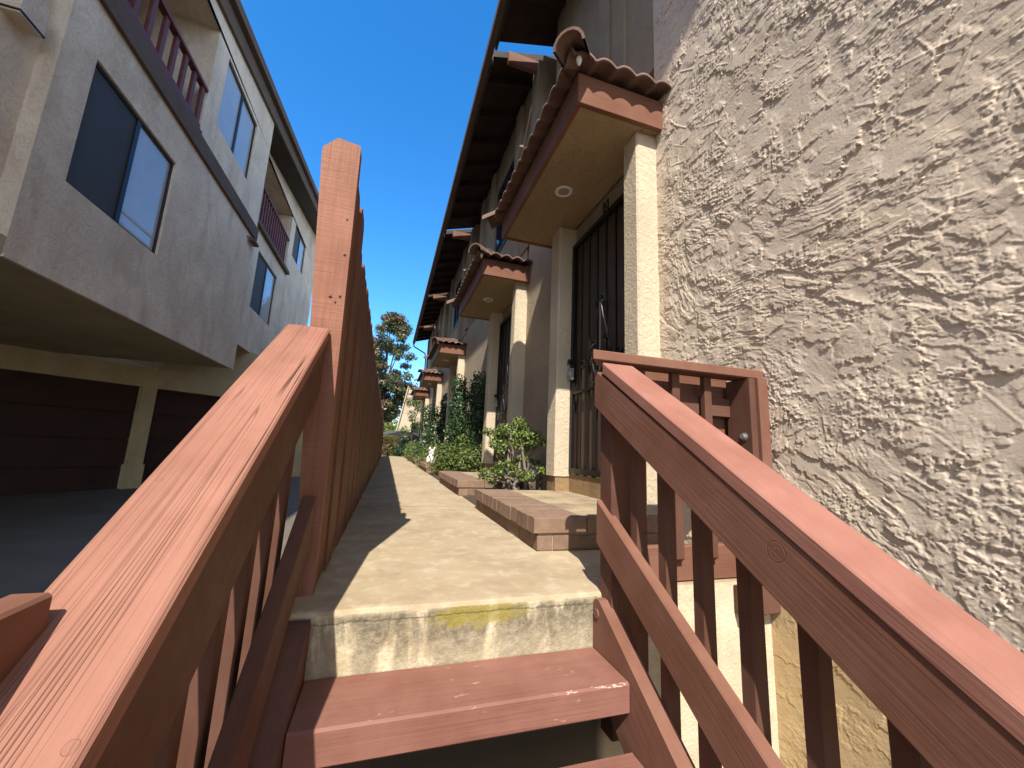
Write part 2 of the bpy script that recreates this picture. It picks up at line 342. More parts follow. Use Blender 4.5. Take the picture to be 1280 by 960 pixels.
for a,b in ((3.53,4.33),(6.08,8.16),(9.95,11.5),(13.2,15.0),(16.8,21.9)): so.face([(.83,a,.006),(1.64,a,.006),(1.64,b,.006),(.83,b,.006)])
structure('planting_bed',so,M_soil)

# ------------------------------------------------------------------ stairs
st=thing('wooden_stairs','red painted open wooden stairs leading up to the concrete path','stairs',(.3,1.1,-.7))
for k in range(4):
    zt=-.181*(k+1); yf=1.165-.28*k; yb=yf+.275 if k else 1.398
    obj('tread',MB().board((-.165,(yf+yb)/2,zt-.044),(.783,(yf+yb)/2,zt-.044),(0,0,1),yb-yf,.088,.006),M_tread,st)
SL=Vector((0,.28,.181)).normalized()
def stringer(x0,x1,ytop,z0):
    xm=(x0+x1)/2; mb=MB()
    y1=ytop; sl=.646; ya=-.35
    ztop=lambda y: z0+sl*(y-1.40)
    c=.004
    prof=[(y1,ztop(1.40)-.25),(y1,ztop(1.40)-.02),(y1-.015,ztop(1.40)),(y1-.04,ztop(1.40)),(ya,ztop(ya)+.012),(ya,ztop(ya)-.29)]
    L=[(x0,)+q for q in prof]; Rr=[(x1,)+q for q in prof]
    uvf=lambda P:[(q[1]*.84+q[2]*.54,q[2]*.84-q[1]*.54) for q in P]
    mb.face(L,uvf(L)); mb.face(Rr[::-1],uvf(Rr[::-1]))
    for i in range(6):
        j=(i+1)%6; Q=[L[j],L[i],Rr[i],Rr[j]]; mb.face(Q,[(q[1]*.84+q[2]*.54,q[0]+5) for q in Q])
    return mb
obj('stringer',stringer(.786,.838,1.398,-.012),M_rail,st)
obj('stringer',stringer(-.262,-.168,1.398,-.012),M_rail_shade,st)
bk=MB(); bk.lathe((.781,1.37,-.06),[(0,0),(.016,0),(.016,.006),(.010,.008),(.010,.014),(0,.014)],10,0); obj('bolt',bk,M_rail,st,merge=True)

# ------------------------------------------------------------------ stair railings
def railing(name,label,x,side,capf,railtop,railbot,lowtop,lowbot,y1,ylow,xr,xl,xb,bal,post=None,y0=-.30):
    """side +1: right of the stairs. capf etc: (slope, offset) z=slope*y+offset of upper edge"""
    t=thing(name,label,'railing',(x,1.0,-.6),'railings of the wooden stairs')
    s=capf[0]; nrm=Vector((0,-s,1)).normalized(); vy=(0,1,0)
    def sl(lo,hi,w,xm,ya,yb,mat,nm,off=0):
        za=lambda y:(lo[0]*y+lo[1]+hi[0]*y+hi[1])/2
        p0=Vector((xm,ya,za(ya))); p1=Vector((xm,yb,za(yb))); d=(p1-p0).normalized(); up=Vector((0,-d.z,d.y))
        th=((hi[0]*.9+hi[1])-(lo[0]*.9+lo[1]))*d.y
        return obj(nm,MB().board(p0,p1,up,w,th,.004,vy,vy),mat,t)
    sl((capf[0],capf[1]-.046),capf,.142,x,y0,y1,M_capr if side>0 else M_cap,'cap')
    sl(railbot,railtop,.039,xr,y0,ylow+.005,M_rail if side>0 else M_rail_shade,'top_rail')
    sl(lowbot,lowtop,.040,xl,y0,ylow,M_rail if side>0 else M_rail_shade,'lower_rail')
    for yb in bal:
        zt=railtop[0]*yb+railtop[1]-.02; zb=lowbot[0]*yb+lowbot[1]-.34
        obj('baluster',MB().board((xb,yb,zb),(xb,yb,zt),(0,1,0),.040,.040,.003),M_rail_shade,t)
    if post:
        px,py,pz0,pz1,w=post; obj('post',MB().board((px,py,pz0),(px,py,pz1),(0,1,0),w,w,.005),M_rail_shade,t)
    return t
railing('stair_railing','right hand stair railing with broad sunlit cap in front of the stucco wall',.861,1,(.646,.004),(.635,-.036),(.623,-.18),(.64,-.555),(.61,-.69),1.345,1.405,.812,.822,.858,
        [1.215+.0-.145*k for k in range(9)],(.866,1.372,-.45,.80,.088))
railing('stair_railing','left hand stair railing with cracked faded cap ending at the tall fence post',-.310,-1,(.69,-.133),(.70,-.185),(.70,-.375),(.688,-.70),(.69,-.875),1.535,1.50,-.262,-.232,-.305,
        [1.44-.145*k for k in range(11)])
# level handrail board that rests over the left cap
hb=MB().board((-.366,.612,.285),(-.366,-.75,.275),(0,0,1),.040,.088,.004); t=obj('handrail_board',hb,M_rail); tag(t,'short level red board end lying over the left railing cap at the photo edge','board')

# ------------------------------------------------------------------ guard panel between railing post and wall
gp=thing('guard_panel','red slatted guard panel between the right railing top and the stucco wall','guard rail',(1.22,1.42,0))
obj('cap',MB().board((.790,1.402,.905),(1.640,1.402,.908),(0,0,1),.10,.042,.004,n0=(.80,-.6,0)),M_rail,gp)
obj('end_post',MB().board((1.606,1.405,.0),(1.606,1.405,.884),(0,1,0),.055,.155,.004),M_rail,gp)
obj('inner_post',MB().board((1.560,1.41,.02),(1.560,1.41,.884),(0,1,0),.034,.135,.004),M_rail_shade,gp)
obj('upper_rail',MB().board((.92,1.475,.755),(1.542,1.475,.755),(0,0,1),.038,.088,.003),M_rail_shade,gp)
obj('lower_rail',MB().board((.92,1.462,.075),(1.575,1.462,.075),(0,0,1),.038,.14,.003),M_rail,gp)
for x in (1.02,1.20,1.375):
    obj('slat',MB().board((x,1.427,.09),(x,1.427,.883),(0,1,0),.040,.030,.003,n0=(0,.75,1)),M_rail_shade,gp)
obj('back_board',MB().board((.96,1.51,.735),(1.58,1.51,.735),(0,0,1),.016,.365,.002),M_fascia,gp)
b=MB(); b.lathe((1.5425,1.385,.62),[(0,-.016),(.011,-.016),(.012,-.004),(.018,-.004),(.018,0.0)],10,0); obj('bolt',b,M_steel,gp,merge=True)
obj('sill_block',MB().board((1.45,1.372,-.06),(1.645,1.372,-.06),(0,0,1),.05,.11,.004),M_rail_shade,gp)

# ------------------------------------------------------------------ tall fence
fx=-.187
fe=thing('board_fence','tall red brown board fence along the left side of the path','fence',(-.2,1.55,0))
pm=MB()  # big end post, peaked top, rough sawn
def prism(mb,poly,y0,y1):
    A=[(x,y0,z) for x,z in poly]; B=[(x,y1,z) for x,z in poly]
    mb.face(A,[(q[2]*1.0,q[0]) for q in A]); mb.face(B[::-1],[(q[2],q[0]+3) for q in B[::-1]])
    for i in range(len(poly)):
        j=(i+1)%len(poly); Q=[A[j],A[i],B[i],B[j]]; mb.face(Q,[(q[2],q[1]+q[0]*.2+6) for q in Q])
    return mb
prism(pm,[(-.250,-.02),(-.192,-.02),(-.200,.85),(-.212,1.70),(-.216,1.712),(-.300,1.724),(-.348,1.672),(-.352,1.655),(-.305,.85)],1.548,1.602)
obj('post',pm,M_post,fe)
y=1.612; k=0
while y<19.6:
    w=.177; zt=1.50+random.uniform(-.012,.012)+(.12 if k<2 else 0); off=(.0 if k%2 else (.009 if k<4 else .003))+random.uniform(-.0015,.0015); lean=-.0145
    x0=fx-off; b=MB(); g=.004
    def P(z,yy,th): return (x0-th+lean*z,yy,z)
    ring=lambda th:[P(.012,y+g/2,th),P(.012,y+w-g/2,th),P(zt-.03,y+w-g/2,th),P(zt,y+w-.035,th),P(zt,y+.035,th),P(zt-.03,y+g/2,th)]
    A=ring(0);B=ring(.018); ru=random.random()*9; rv=random.random()*9
    uvf=lambda Q:[(q[2]+ru,q[1]+rv) for q in Q]
    b.face(A,uvf(A)); b.face(B[::-1],uvf(B[::-1]))
    for i in range(6):
        j=(i+1)%6; Q=[A[j],A[i],B[i],B[j]]; b.face(Q,[(q[2]+ru,q[1]+q[0]+rv) for q in Q])
    obj('fence_board',b,M_fence,fe); y+=w+.006; k+=1
for z in (.25,.85,1.40): obj('rail',MB().board((-.236+lean*z,1.61,z),(-.236+lean*z,19.5,z),(0,0,1),.036,.085,.003),M_fence,fe)

# ------------------------------------------------------------------ right building
tb=thing('townhouse_row','tan stucco townhouse row with tiled entry canopies along the path','building',(1.65,10,0))
WX=1.65
# noise for the heavy trowelled stucco near the camera (real relief)
def perlin(x,y,seed):
    r=np.random.default_rng(seed); P=r.permutation(256); P=np.concatenate([P,P]); ang=r.random(256)*2*np.pi; G=np.stack([np.cos(ang),np.sin(ang)],-1)
    xi=np.floor(x).astype(int); yi=np.floor(y).astype(int); xf=x-xi; yf=y-yi; xi&=255; yi&=255
    def gr(ix,iy,dx,dy):
        g=G[P[(P[ix&255]+iy)&255]]; return g[...,0]*dx+g[...,1]*dy
    u=xf*xf*xf*(xf*(xf*6-15)+10); v=yf*yf*yf*(yf*(yf*6-15)+10)
    a=gr(xi,yi,xf,yf); b=gr(xi+1,yi,xf-1,yf); c=gr(xi,yi+1,xf,yf-1); d=gr(xi+1,yi+1,xf-1,yf-1)
    return (a+(b-a)*u)+((c+(d-c)*u)-(a+(b-a)*u))*v
def fbm(x,y,seed,o=4,g=.5):
    s=0;a=1;t=0
    for k in range(o): s=s+a*perlin(x*2**k,y*2**k,seed+k*17); t+=a; a*=g
    return s/t*1.6
def sstep(a,b,x): t=np.clip((x-a)/(b-a),0,1); return t*t*(3-2*t)
def lace(Y,Z):
    ys_=Y[0]; zs_=Z[:,0]; st=ys_[1]-ys_[0]
    rag=.26*fbm(Y*17,Z*17,21,4,.62)+.16*fbm(Y*46,Z*46,23,4,.65)
    h=.0012*fbm(Y*3,Z*3,2,3)
    rs=np.random.default_rng(5)
    def patch(cy,cz,ang,L,W,A,pw):
        nonlocal h
        e=max(L,W)*1.5
        i0,i1=np.searchsorted(ys_,[cy-e,cy+e]); j0,j1=np.searchsorted(zs_,[cz-e,cz+e])
        if i1-i0<3 or j1-j0<3: return
        y=Y[j0:j1,i0:i1]-cy; z=Z[j0:j1,i0:i1]-cz
        c,s=math.cos(ang),math.sin(ang); u=(c*y+s*z)/L; v=(-s*y+c*z)/W
        rg=rag[j0:j1,i0:i1]; uu=u+rg*1.9+.22*np.abs(v)**2
        k=sstep(1.0,1.0-.0042/L,uu)*sstep(-1.0,-.1,u)*sstep(1.05,.45,np.abs(v+rg*.9))
        t=A*np.clip((u+1)/2,0,1)**pw
        H=h[j0:j1,i0:i1]; h[j0:j1,i0:i1]=H*(1-k)+(H*.62+t)*k
    for n,(l0,l1),(w0,w1),(a0,a1) in ((340,(.08,.20),(.05,.13),(.0035,.0075)),(1500,(.035,.09),(.02,.06),(.0024,.0056)),(2600,(.015,.04),(.008,.026),(.0016,.0040))):
        for _ in range(n):
            cy=rs.uniform(.15,2.1); cz=rs.uniform(-.76,4.0)
            if l1<.2 and fb_mask(cy,cz)<rs.uniform(-.5,.35): continue
            ang=-math.pi/2-.45+rs.normal(0,.62)      # heavy lip mostly towards the bottom
            patch(cy,cz,ang,rs.uniform(l0,l1)*.62,rs.uniform(w0,w1)*1.15,rs.uniform(a0,a1)*(1 if rs.random()<.8 else 1.5),rs.uniform(.7,1.8))
    th=.5+.45*fbm(Y*.8,Z*.8,11,2); cc,ss=np.cos(th),np.sin(th)
    wy=fbm(Y*3,Z*3,12,3); U=cc*Y+ss*Z*1.0; Vv=-ss*Y+cc*Z
    for fu,fv,lv,A,sd in ((3.2,7.5,(-.10,.2),.0026,131),(7,15,(.02,.28),.0020,141),(15,30,(.16,),.0014,151)):
        n=fbm(U*fu+wy*.9,-Vv*fv+wy*.7,sd,4,.5)+rag*.55; mk=sstep(-.12,.22,fbm(Y*2.4+sd,Z*1.9,sd+3,3))
        for q in lv: h+=A*mk*sstep(q,q+.035,n)*(1-.75*sstep(q+.05,q+.40,n))
    # crumbly clusters
    gm=sstep(.0,.30,fbm(Y*3.4,Z*3.4,67,3)); cr=fbm(Y*40,Z*55,61,3)
    h+=gm*(.0024*sstep(.12,.20,cr)+.0010*fbm(Y*80,Z*80,62,2)); h+=.00055*fbm(Y*110,Z*150,64,2)*sstep(-.3,.2,fbm(Y*2.7,Z*2.7,68,2))
    for _ in range(90):
        y0=rs.uniform(.3,2.05); z0=rs.uniform(-.2,3.6); a=rs.normal(.5,.7); L=rs.uniform(.04,.15)
        i0,i1=np.searchsorted(ys_,[y0-.2,y0+.2]); j0,j1=np.searchsorted(zs_,[z0-.2,z0+.2])
        yy=Y[j0:j1,i0:i1]-y0; zz=Z[j0:j1,i0:i1]-z0
        du=yy*math.cos(a)+zz*math.sin(a); dv=-yy*math.sin(a)+zz*math.cos(a)
        h[j0:j1,i0:i1]+=rs.uniform(.0014,.0028)*np.exp(-(dv/.0042)**2)*np.exp(-np.maximum(0,np.abs(du)-L/2)**2/.0002)
    f=.45+.55*sstep(-.10,.03,Z); return h*f
_fm=None
def fb_mask(y,z):
    global _fm
    if _fm is None:
        gy,gz=np.meshgrid(np.arange(0,2.3,.02),np.arange(-.9,4.2,.02)); _fm=fbm(gy*2.2,gz*2.2,91,3)
    return _fm[int((z+.9)/.02),int(y/.02)]
st_=.003
ys=np.arange(.18,2.085,st_); zs=np.arange(-.74,3.98,st_); Yg,Zg=np.meshgrid(ys,zs)
Hh=lace(Yg,Zg)*.92
V=np.stack([WX-Hh,Yg,Zg],-1).reshape(-1,3); ny=len(ys); nz=len(zs)
I=(np.arange(nz-1)[:,None]*ny+np.arange(ny-1)[None,:]).ravel(); F=np.stack([I+1,I,I+ny,I+ny+1],-1)
npobj('stucco_wall',V,F,M_lace,tb)
w=MB()
w.box((WX+.006,-6,-.74),(1.95,.19,6.1)); w.box((WX+.004,.18,3.96),(1.95,4.0,6.1)); w.box((WX+.012,.19,-.74),(1.95,2.084,3.97))
obj('end_wall',w,M_lace,tb)
# entries: canopy y-range, brick step, pilasters, door
ENT=[(2.00,3.80),(4.72,6.52),(9.27,11.07),(13.45,15.25),(17.9,19.7)]
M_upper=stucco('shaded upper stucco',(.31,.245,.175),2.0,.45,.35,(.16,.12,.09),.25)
cursor=2.084
lw=MB()
for i,(a,b) in enumerate(ENT):
    p0,p1=a+.25,a+1.37
    if a+.08>cursor: lw.box((WX,cursor,0),(1.95,a+.08,3.4))
    lw.box((1.69,a+.08,.0),(1.95,a+1.58,.33)); lw.box((WX+.02,a+.08,.0),(1.69,a+1.58,.325)) ; lw.box((WX+.02,a+.25,2.60),(1.95,p1,3.4))
    cursor=a+1.58
lw.box((WX,cursor,0),(1.95,22.0,3.4)); obj('lower_wall',lw,M_taupe_shade,tb)
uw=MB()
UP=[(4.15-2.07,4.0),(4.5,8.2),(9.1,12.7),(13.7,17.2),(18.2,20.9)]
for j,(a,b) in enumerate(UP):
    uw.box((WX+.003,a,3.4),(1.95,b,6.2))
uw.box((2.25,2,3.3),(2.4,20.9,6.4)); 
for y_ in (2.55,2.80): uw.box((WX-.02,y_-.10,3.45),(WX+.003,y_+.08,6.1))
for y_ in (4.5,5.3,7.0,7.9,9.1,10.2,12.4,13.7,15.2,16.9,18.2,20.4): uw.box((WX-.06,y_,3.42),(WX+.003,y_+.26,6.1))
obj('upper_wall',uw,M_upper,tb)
for (a,b,z0,z1) in ((5.7,6.8,4.1,5.5),(10.7,11.8,4.1,5.5),(15.6,16.6,4.1,5.5)):
    f=MB(); 
    f.box((WX-.012,a,z0),(WX+.002,a+.05,z1)); f.box((WX-.012,b-.05,z0),(WX+.002,b,z1)); f.box((WX-.012,a+.05,z0),(WX+.002,b-.05,z0+.05)); f.box((WX-.012,a+.05,z1-.05),(WX+.002,b-.05,z1)); f.box((WX-.010,(a+b)/2-.025,z0+.05),(WX+.002,(a+b)/2+.025,z1-.05))
    wo=obj('window',f,M_frame,tb); obj('pane',MB().box((WX-.004,a+.05,z0+.05),(WX-.001,b-.05,z1-.05)),M_glassd,wo)
NUM={0:None}
def canopy(a,b,idx):
    x0,x1,zb,zf=.985,WX-.002,2.79,2.985
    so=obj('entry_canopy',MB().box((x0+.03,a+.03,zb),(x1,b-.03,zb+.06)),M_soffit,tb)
    f=MB(); f.board((x0,a+.018,(zb-.012+zf)/2+.01),(x1,a+.018,(zb-.012+zf)/2+.01),(0,0,1),.036,zf-zb+.03,.003)
    obj('fascia',f,M_fascia,so)
    f=MB(); f.board((x0+.018,a+.037,(zb-.012+zf)/2+.01),(x0+.018,b-.037,(zb-.012+zf)/2+.01),(0,0,1),.036,zf-zb+.03,.003); obj('fascia',f,M_fascia,so)
    f=MB(); f.board((x0,b-.018,(zb-.012+zf)/2+.01),(x1,b-.018,(zb-.012+zf)/2+.01),(0,0,1),.036,zf-zb+.03,.003); obj('fascia',f,M_fascia,so)
    # barrel tile hip roof
    ov=.10; X0=x0-ov; Y0=a-ov; Y1=b+ov; hx=.0125
    nx=int((x1-X0)/hx)+1; nyy=int((Y1-Y0)/hx)+1
    gx=np.linspace(X0,x1,nx); gy=np.linspace(Y0,Y1,nyy); GX,GY=np.meshgrid(gx,gy)
    dx=GX-X0; d0=GY-Y0; d1=Y1-GY; dm=np.minimum(dx,np.minimum(d0,d1)); P=.150
    u=np.where(dx<=np.minimum(d0,d1),(GY-(a+b)/2)/P,(GX-X0-.03)/P)
    wave=.046*np.abs(np.sin(np.pi*u))**.75
    Zt=3.0+.30*dm+wave+.018*(1-((dm/.34)%1.0))
    V1=np.stack([GX,GY,Zt],-1).reshape(-1,3); V2=V1.copy(); V2[:,2]-=.022
    I=(np.arange(nyy-1)[:,None]*nx+np.arange(nx-1)[None,:]).ravel()
    F1=np.stack([I,I+1,I+nx+1,I+nx],-1); N=len(V1); F2=F1[:,::-1]+N
    e0=np.arange(nx-1); Ea=np.stack([e0+1,e0,e0+N,e0+1+N],-1); e1=(nyy-1)*nx+e0; Eb=np.stack([e1,e1+1,e1+1+N,e1+N],-1)
    e2=np.arange(nyy-1)*nx; Ec=np.stack([e2,e2+nx,e2+nx+N,e2+N],-1)
    tr=npobj('tile_roof',np.concatenate([V1,V2]),np.concatenate([F1,F2,Ea,Eb,Ec]),M_tile,so,smooth=True)
    # underlay deck between fascia and tiles
    dk=MB(); e=.03
    def zq(d): return 2.972+.28*d
    q=[(x0+.01,a+.01,zq(ov)),(x1,a+.01,zq(ov)),(x1,b-.01,zq(ov)),(x0+.01,b-.01,zq(ov))]; mid=x1-x0
    t0=(x1,a+mid,zq(ov+mid)-.01); t1=(x1,b-mid,zq(ov+mid)-.01)
    dk.face([q[0],q[1],t0]); dk.face([q[0],t0,t1,q[3]]); dk.face([q[3],t1,q[2]]); dk.face(q[::-1]); obj('roof_deck',dk,M_eave,so)
    # hip caps: overlapping half barrels
    for yy,sg in ((Y0,1),(Y1,-1)):
        hp=MB(); n=9; D=Vector((1,sg,.34)).normalized(); sd=D.cross(Vector((0,0,1))).normalized(); up=sd.cross(D)
        for k in range(3):
            p0=Vector((X0-.02,yy-.02*sg,3.005))+D*(k*.30-.03); p1=p0+D*.34; p1-=up*.012
            for (r0,r1) in ((.105,.085),):
                A=[];B=[];A2=[];B2=[]
                for j in range(n):
                    an=math.pi*j/(n-1); cs,sn=math.cos(an),math.sin(an)
                    A.append(p0+sd*cs*r0+up*sn*r0); B.append(p1+sd*cs*r1+up*sn*r1); A2.append(p0+sd*cs*(r0-.017)+up*sn*(r0-.017)); B2.append(p1+sd*cs*(r1-.017)+up*sn*(r1-.017))
                for j in range(n-1):
                    hp.face([A[j],B[j],B[j+1],A[j+1]]); hp.face([A2[j+1],B2[j+1],B2[j],A2[j]]); hp.face([A[j+1],A2[j+1],A2[j],A[j]]); hp.face([B[j],B2[j],B2[j+1],B[j+1]])
        obj('hip_tile',hp,M_tile,so)
    mo=MB(); mo.lathe((X0+.06,a-.085,2.99),[(0,-.045),(.012,-.03),(.020,.0),(.016,.02),(0,.03)],8); obj('mortar_dab',mo,M_white,so,smooth=True)
    dl=MB(); c=(1.285,a+.86,zb); dl.lathe(c,[(.050,-.004),(.056,-.010),(.070,-.010),(.078,-.004),(.078,.0)],28)
    ri=obj('downlight',dl,M_white,so,smooth=True)
    l=MB(); l.lathe((c[0],c[1],zb-.003),[(0,0),(.051,0)],28); 
    ln=obj('canopy_lamp_lens',l,M_lens,so)
    return so
for i,(a,b) in enumerate(ENT):
    canopy(a,b,i)
    for (u0,u1,zb) in ((a+.08,a+.25,0.165 if i==0 else 0.0),(a+1.37,a+1.58,.30)):
        pl=MB(); c=.012; z1=2.788
        poly=[(1.485+c,u0),(1.485,u0+c),(1.485,u1-c),(1.485+c,u1),(WX+.035,u1),(WX+.035,u0)]
        A=[(x,y,zb) for x,y in poly]; B=[(x,y,z1) for x,y in poly]
        for k in range(6):
            j=(k+1)%6; pl.face([A[j],A[k],B[k],B[j]])
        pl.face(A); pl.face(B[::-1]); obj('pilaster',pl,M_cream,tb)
    pb=MB(); pb.box((1.50,a+1.38,.0),(WX+.02,a+1.57,.298)); obj('pilaster_base',pb,M_plinth,tb)
    sk=MB(); sk.box((WX-.012,a+.252,.0),(WX+.018,a+1.37,.322)); obj('sill_plinth',sk,M_plinth,tb)
    # security door
    y0,y1,z0,z1=a+.255,a+1.365,.335,2.595; xf=1.625
    f=MB(); fw=.045
    f.box((xf,y0,z0),(xf+.03,y0+fw,z1)); f.box((xf,y1-fw,z0),(xf+.03,y1,z1)); f.box((xf,y0+fw,z0),(xf+.03,y1-fw,z0+fw)); f.box((xf,y0+fw,z1-fw),(xf+.03,y1-fw,z1))
    f.box((xf+.004,y0+fw,1.06),(xf+.026,y1-fw,1.085))
    dr=obj('security_door',f,M_black,tb)
    obj('door_slab',MB().box((1.672,y0,z0),(1.69,y1,z1)),M_doorskin,dr)
    bs=MB(); nb=7
    for k in range(1,nb): 
        yy=y0+fw+(y1-y0-2*fw)*k/nb; bs.box((xf+.008,yy-.008,z0+fw),(xf+.022,yy+.008,z1-fw))
    obj('door_bars',bs,M_black,dr)
    sc=MB(); ym=(y0+y1)/2; xs_=xf-.002
    def scroll(cy,cz,r,dirn,start,turns=1.5,nn=22):
        pts=[]
        for k in range(nn+1):
            t=k/nn; an=start+dirn*turns*2*math.pi*t; rr=r*(1-.72*t); pts.append((xs_,cy+math.cos(an)*rr,cz+math.sin(an)*rr))
        sc.tube(pts,.0065,6)
    for sg in (-1,1):
        sc.tube([(xs_,ym+sg*.02,1.78),(xs_,ym+sg*.07,1.62),(xs_,ym+sg*.13,1.48),(xs_,ym+sg*.17,1.36)],.007,6)
        sc.tube([(xs_,ym+sg*.02,1.10),(xs_,ym+sg*.10,1.22),(xs_,ym+sg*.14,1.36)],.007,6)
        scroll(ym+sg*.055,1.80,.042,sg,math.pi/2*1); scroll(ym+sg*.10,1.45,.045,-sg,0); scroll(ym+sg*.13,1.33,.045,sg,math.pi); scroll(ym+sg*.09,1.12,.04,-sg,0); scroll(ym+sg*.30,1.30,.045,sg,0)
    sc.tube([(xs_,ym,.90),(xs_,ym,1.86)],.008,6); obj('scrollwork',sc,M_black,dr)
    lk=MB(); lk.box((xf-.03,y1-.075,1.20),(xf+.0,y1-.012,1.31)); lk.box((xf-.045,y1-.06,1.235),(xf-.03,y1-.03,1.275)); obj('door_lock',lk,M_steel,dr)
    kn=MB(); kn.lathe((xf-.045,y1-.045,1.375),[(0,0),(.02,0),(.026,.012),(.024,.03),(.012,.045)],14,0); obj('door_knob',kn,M_black,dr,smooth=True)
    if i==0:   # house number above the door
        nm=MB(); xx=WX+.012; cy,cz=a+.78,2.69
        nm.tube([(xx,cy+.030+.022*math.cos(t*.5236),cz+.050*math.sin(t*.5236)) for t in range(13)],.006,6); nm.tube([(xx,cy-.030,cz-.05),(xx,cy-.030,cz+.05)],.006,6); nm.tube([(xx,cy-.030,cz+.05),(xx,cy-.012,cz+.032)],.005,6)
        obj('house_number',nm,M_black,tb)
# eaves
SEG=[(.32,4.41),(4.63,9.38),(9.6,13.98),(14.2,18.0),(18.2,20.9)]
EX,EZ=.85,6.03; pit=.30
for i,(a,b) in enumerate(SEG):
    rf=MB(); X1=4.5
    zf=lambda x,th:EZ-.02+pit*(x-EX)+th
    A=[(EX+.09,a),(X1,a),(X1,b),(EX+.09,b)]
    lo=[(x,y,zf(x,0)) for x,y in A]; hi=[(x,y,zf(x,.10)) for x,y in A]
    rf.face(lo[::-1]); rf.face(hi)
    for k in range(4): j=(k+1)%4; rf.face([lo[k],lo[j],hi[j],hi[k]])
    ro=obj('roof',rf,M_eave,tb)
    ra=MB(); yy=a+.35
    while yy<b-.1:
        obj('rafter',MB().board((EX+.10,yy,zf(EX+.10,-.06)),(1.64,yy,zf(1.64,-.06)),(0,0,1),.045,.11,.003),M_eave,ro); yy+=.62
    pass
    fb=MB().board((EX+.075,a,EZ-.05),(EX+.075,b,EZ-.05),(0,0,1),.03,.19,.003); obj('fascia',fb,M_eave,ro)
    if i: obj('barge_beam',MB().board((1.15,a-.03,6.06),(1.64,a-.03,6.06),(0,0,1),.06,.19,.004),M_fascia,ro)
gt=MB(); gt.box((EX-.03,.32,EZ-.10),(EX+.058,20.9,EZ+.03)); obj('gutter',gt,M_trim,tb)
rk=MB()   # gable rake that climbs towards the viewer
for x0,x1,t0,t1 in ((EX-.03,4.5,0,.10),):
    A=[(x0,.318,EZ-.08+0),(x1,.318,EZ-.08+pit*3.6),(x1,-5.5,EZ-.08+pit*3.6+3.08),(x0,-5.5,EZ-.08+3.08)]
    B=[(x,y,z+.14) for x,y,z in A]; rk.face(A); rk.face(B[::-1])
    for k in range(4): j=(k+1)%4; rk.face([A[j],A[k],B[k],B[j]])
obj('gable_roof',rk,M_eave,tb)
ds=MB().tube([(EX+.0,20.8,5.95),(EX+.05,20.82,5.75),(1.50,20.85,5.45),(1.56,20.85,5.1),(1.56,20.85,.05)],.035,8); obj('downspout',ds,M_trim,tb)
obj('roof_slope',MB().box((1.95,-6,0),(6.5,21.95,6.5)),M_upper,tb) if False else None
bd=MB(); bd.box((2.42,-5,-.7),(7,20.88,6.3)); obj('core_wall',bd,M_upper,tb)

# ------------------------------------------------------------------ brick steps
STEP=[(.79,1.985,3.475,1.645),(.795,4.37,6.04,1.645),(.81,8.22,9.9,1.645),(.82,11.6,13.1,1.645),(.84,15.1,16.7,1.645)]
LB=['low brick step with concrete landing nearest the wooden stairs','second brick step along the path just beyond the jade plant','small brick step with the white ornament beside the low shrubs','brick step beyond the white ornament, fourth from the stairs','farthest brick step beside the path near the clipped hedge']
for (x0,y0,y1,x1),lb in zip(STEP,LB):
    t=thing('brick_step',lb,'step',((x0+x1)/2,(y0+y1)/2,0),'brick entry steps along the path')
    core=MB(); core.box((x0+.012,y0+.02,.002),(x1,y1-.012,.156)); obj('mortar_core',core,M_mortar,t)
    top=MB(); top.box((x0+.30,y0+.02,.157),(x1,y1-.02,.164)); obj('landing',top,M_landing,t)
    bk=MB()
    def brick(a,b,ch=.004):
        a=Vector(a);b=Vector(b); c=(a+b)/2; sz=b-a
        bk.board((a.x,c.y,c.z),(b.x,c.y,c.z),(0,0,1),sz.y,sz.z,ch)
    nr=int(round((y1-y0)/.107)); pw=(y1-y0)/nr
    for k in range(nr): 
        j=random.uniform(-.0025,.0025); brick((x0-.018+random.uniform(-.003,.003),y0+pw*k+.005,.088+j),(x0+.285,y0+pw*(k+1)-.005,.168+j))
    nx=3; lx=(x1-x0-.285)/2
    # front return: stretcher row on the near end
    px=x0+.289
    while px<x1-.03:
        e=min(px+.27,x1-.005); brick((px,y0-.002,.088),(e-.006,y0+.10,.167)); px=e
    nl=int(round((y1-y0)/.295)); pl=(y1-y0)/nl
    for k in range(nl): brick((x0+.004,y0+.012+pl*k+.004 if k==0 else y0+pl*k+.004,.004),(x0+.09,y0+pl*(k+1)-.004,.079))
    px=x0+.096
    while px<x1-.03:
        e=min(px+.29,x1-.005); brick((px,y0+.012,.004),(e-.008,y0+.09,.079)); px=e
    obj('bricks',bk,M_brick,t)

